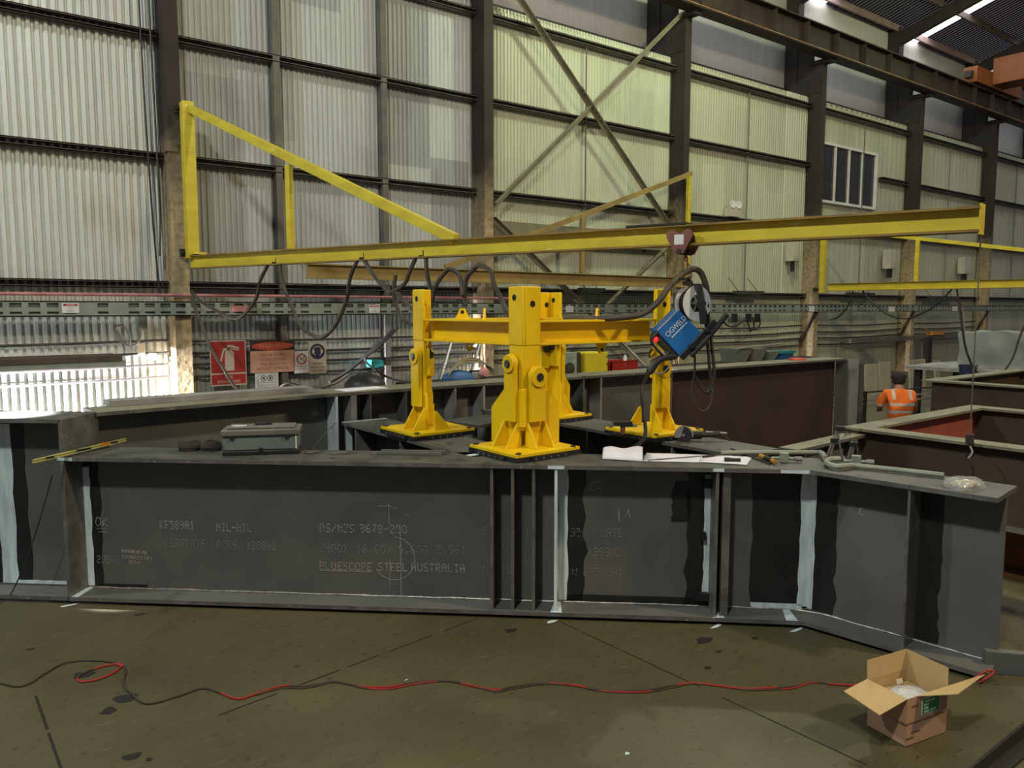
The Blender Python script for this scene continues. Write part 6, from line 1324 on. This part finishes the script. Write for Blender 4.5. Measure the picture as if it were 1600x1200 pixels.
# hoist line over the rusty frame
r = root('hoist_line', (6.0, 2.3, 1.0), 'thin hoist line running from the boom tip down to the rusty frame', 'hoist line')
a = PZ(1515, 688, 1.02); pt = PD(1528, 330, (a-EYE).dot(FW)); MB().cyl(a, J1+V(0, 0, .0)+JD*.0, .004, 6).build('line', 'clamp', r)
MB().box(a+V(0, 0, .012), (.05, .05, .06), 0, .4).build('hook_block', 'leather', r); MB().tube([a+V(-.06, -.03, -.03), a+V(-.10, -.06, -.06), a+V(-.13, -.05, -.10)], .006, 6).build('hook', 'greysteel', r)
r.location = a; 
for o in r.children: o.location = Vector((6.0, 2.3, 1.0))-a
r = root('hanging_cables', PY(1540, 600, 5), 'thin pale and black cables looping over the second brown frame at right', 'cables')
def HC(x, y): return PD(x, y, 11.5)
MB().tube([HC(*p) for p in ((1500, 470), (1506, 530), (1514, 560), (1525, 580), (1545, 588), (1565, 583), (1582, 560), (1592, 530), (1600, 510))], .016, 6).build('cable', 'cord', r)
MB().tube([HC(*p) for p in ((1503, 480), (1510, 540), (1520, 566), (1535, 580), (1550, 586))], .008, 6).build('cable', 'greysteel', r)
MB().tube([HC(*p) for p in ((1501, 480), (1507, 535), (1522, 575), (1540, 588))], .008, 6).build('cable', 'alu', r)

# =================================================================== the worker
def skin_mesh(name, pts, edges, m, parent, sub=2):
    """pts: list of (position, rx, ry); edges link them. Grown with a Skin modifier, then frozen."""
    me = bpy.data.meshes.new(name); org = ORG[parent] if parent else Vector((0, 0, 0))
    me.from_pydata([tuple(Vector(p[0])-org) for p in pts], edges, []); ob = bpy.data.objects.new(name, me); COL.objects.link(ob)
    sk = ob.modifiers.new('skin', 'SKIN'); sk.use_smooth_shade = True
    for v, p in zip(me.skin_vertices[0].data, pts): v.radius = (p[1], p[2] if len(p) > 2 else p[1])
    me.skin_vertices[0].data[0].use_root = True
    ss = ob.modifiers.new('sub', 'SUBSURF'); ss.levels = sub; ss.render_levels = sub
    dg = bpy.context.evaluated_depsgraph_get(); dg.update(); m2 = bpy.data.meshes.new_from_object(ob.evaluated_get(dg))
    ob.modifiers.clear(); ob.data = m2; bpy.data.meshes.remove(me); m2.name = name
    m2.materials.clear(); m2.materials.append(M[m])
    for p in m2.polygons: p.use_smooth = True; p.material_index = 0
    if parent: ob.parent = parent; ORG[ob] = org
    return ob
PB = PZ(1404, 655, .42); PB = V(10.65, 5.17, 0)
fw_ = V(D2.x, D2.y, 0); rt_ = V(R2.x, R2.y, 0)
def B(r_, f_, z_): return PB+rt_*r_+fw_*f_+V(0, 0, z_)
pts = [(B(0, .02, .30), .13, .12), (B(0, .03, .45), .125, .11), (B(0, .06, .64), .15, .12), (B(.005, .09, .775), .10, .08), (B(.012, .11, .82), .055), (B(.018, .125, .84), .055), (B(.02, .14, .90), .078, .088), (B(.02, .145, .96), .075, .088),
       (B(-.17, .09, .74), .062), (B(-.215, .16, .56), .046), (B(-.12, .36, .47), .036), (B(-.07, .43, .46), .030), (B(.18, .09, .73), .062), (B(.24, .15, .50), .046), (B(.22, .34, .42), .036), (B(.18, .42, .42), .030),
       (B(-.10, .05, .26), .10), (B(-.19, .42, .16), .075), (B(-.14, .05, .09), .055), (B(-.13, -.08, .06), .04), (B(.10, .05, .26), .10), (B(.19, .42, .16), .075), (B(.14, .05, .09), .055), (B(.13, -.08, .06), .04)]
ed = [(0, 1), (1, 2), (2, 3), (3, 4), (4, 5), (5, 6), (6, 7), (2, 8), (8, 9), (9, 10), (10, 11), (2, 12), (12, 13), (13, 14), (14, 15), (0, 16), (16, 17), (17, 18), (18, 19), (0, 20), (20, 21), (21, 22), (22, 23)]
# five bent fingers on each hand, rooted in the palm
for hnd, sgn in ((11, -1), (15, 1)):
    palm = Vector(pts[hnd][0])
    for j, (o, l) in enumerate(((-.030, .040), (-.015, .055), (0, .060), (.015, .055), (.034, .045))):
        a_ = palm+rt_*(o*.9)+fw_*.035; b_ = a_+fw_*(l*.6)+V(0, 0, -.012); c_ = b_+fw_*(l*.3)+V(0, 0, -.028)
        k = len(pts); pts += [(a_, .011), (b_, .009), (c_, .007)]; ed += [(hnd, k), (k, k+1), (k+1, k+2)]
person = skin_mesh('person', pts, ed, 'skin', None, 2)
tag(person, 'person in orange hi-vis shirt and dark cap crouching with back turned, behind the rusty frame', 'person'); ORG[person] = Vector((0, 0, 0))
# face on the side away from us, ears
s = MB(); hc = B(.02, .145, .925)
s.lathe([(0, .022), (.010, .016), (.014, 0), (0, -.004)], hc+fw_*.085+V(0, 0, -.01), fw_*.9+V(0, 0, -.5), 10)
for sg in (-1, 1): s.lathe([(0, .006), (.012, .004), (.016, -.006), (0, -.010)], hc+rt_*(sg*.078)+V(0, 0, -.012), rt_*sg, 12)
s.build('nose_and_ears', 'skin', person)
s = MB()
for sg in (-1, 1): s.lathe([(0, .006), (.009, .003), (.011, -.003), (0, -.006)], hc+fw_*.080+rt_*(sg*.03)+V(0, 0, .012), fw_, 10)
s.bar(hc+fw_*.083-rt_*.022+V(0, 0, -.048), hc+fw_*.083+rt_*.022+V(0, 0, -.048), .008, .008); s.build('eyes_and_mouth', 'hair', person)
shirt = skin_mesh('shirt', [(B(0, .015, .33), .165, .135), (B(0, .02, .44), .165, .135), (B(0, .05, .63), .185, .14), (B(0, .085, .76), .13, .10), (B(-.165, .085, .735), .080), (B(-.21, .14, .60), .068), (B(-.215, .165, .53), .064), (B(.175, .085, .725), .080), (B(.228, .135, .53), .068), (B(.238, .16, .47), .064)],
          [(0, 1), (1, 2), (2, 3), (2, 4), (4, 5), (5, 6), (2, 7), (7, 8), (8, 9)], 'hivis', person, 4)
sh = shirt.data                                                     # reflective bands: rows of the shirt's own surface
sh.materials.append(M['tape'])
for p in sh.polygons:
    z = p.center.z; d = (p.center-Vector(PB)).dot(rt_)
    if (.575 < z < .612 and abs(d) < .17) or (.475 < z < .508 and abs(d) < .19) or (abs(abs(d)-.115) < .022 and z > .66): p.material_index = 1
    if abs(d) > .185 and .545 < z < .58: p.material_index = 1
skin_mesh('trousers', [(B(0, .01, .28), .165, .14), (B(0, .015, .33), .155, .13), (B(-.11, .05, .25), .12), (B(-.20, .44, .17), .09), (B(-.15, .05, .10), .072), (B(-.145, -.04, .08), .065), (B(.11, .05, .25), .12), (B(.20, .44, .17), .09), (B(.15, .05, .10), .072), (B(.145, -.04, .08), .065)],
          [(0, 1), (0, 2), (2, 3), (3, 4), (4, 5), (0, 6), (6, 7), (7, 8), (8, 9)], 'trouser', person, 2)
for sg in (-1, 1): skin_mesh('boot', [(B(sg*.135, -.06, .075), .055), (B(sg*.13, -.13, .06), .05), (B(sg*.13, -.16, .02), .03)], [(0, 1), (1, 2)], 'blackplastic', person, 2)
s = MB(); hc = B(.02, .140, .935); s.lathe([(.094, -.012), (.097, .015), (.092, .05), (.07, .078), (.035, .092), (0, .095)], hc, (0, 0, 1), 22)
s.grid([[hc+fw_*(.085+.07*q)+rt_*(.075*(k-3)/3*(1-.35*q))+V(0, 0, .012-.02*q) for k in range(7)] for q in (0, .5, 1)]); s.build('cap', 'cap', person)
s = MB(); s.lathe([(.082, .0), (.086, -.03), (.080, -.055), (.06, -.075), (.0, -.08)], hc+V(0, 0, -.008)-fw_*.006, (0, 0, 1), 20); s.build('hair', 'hair', person)
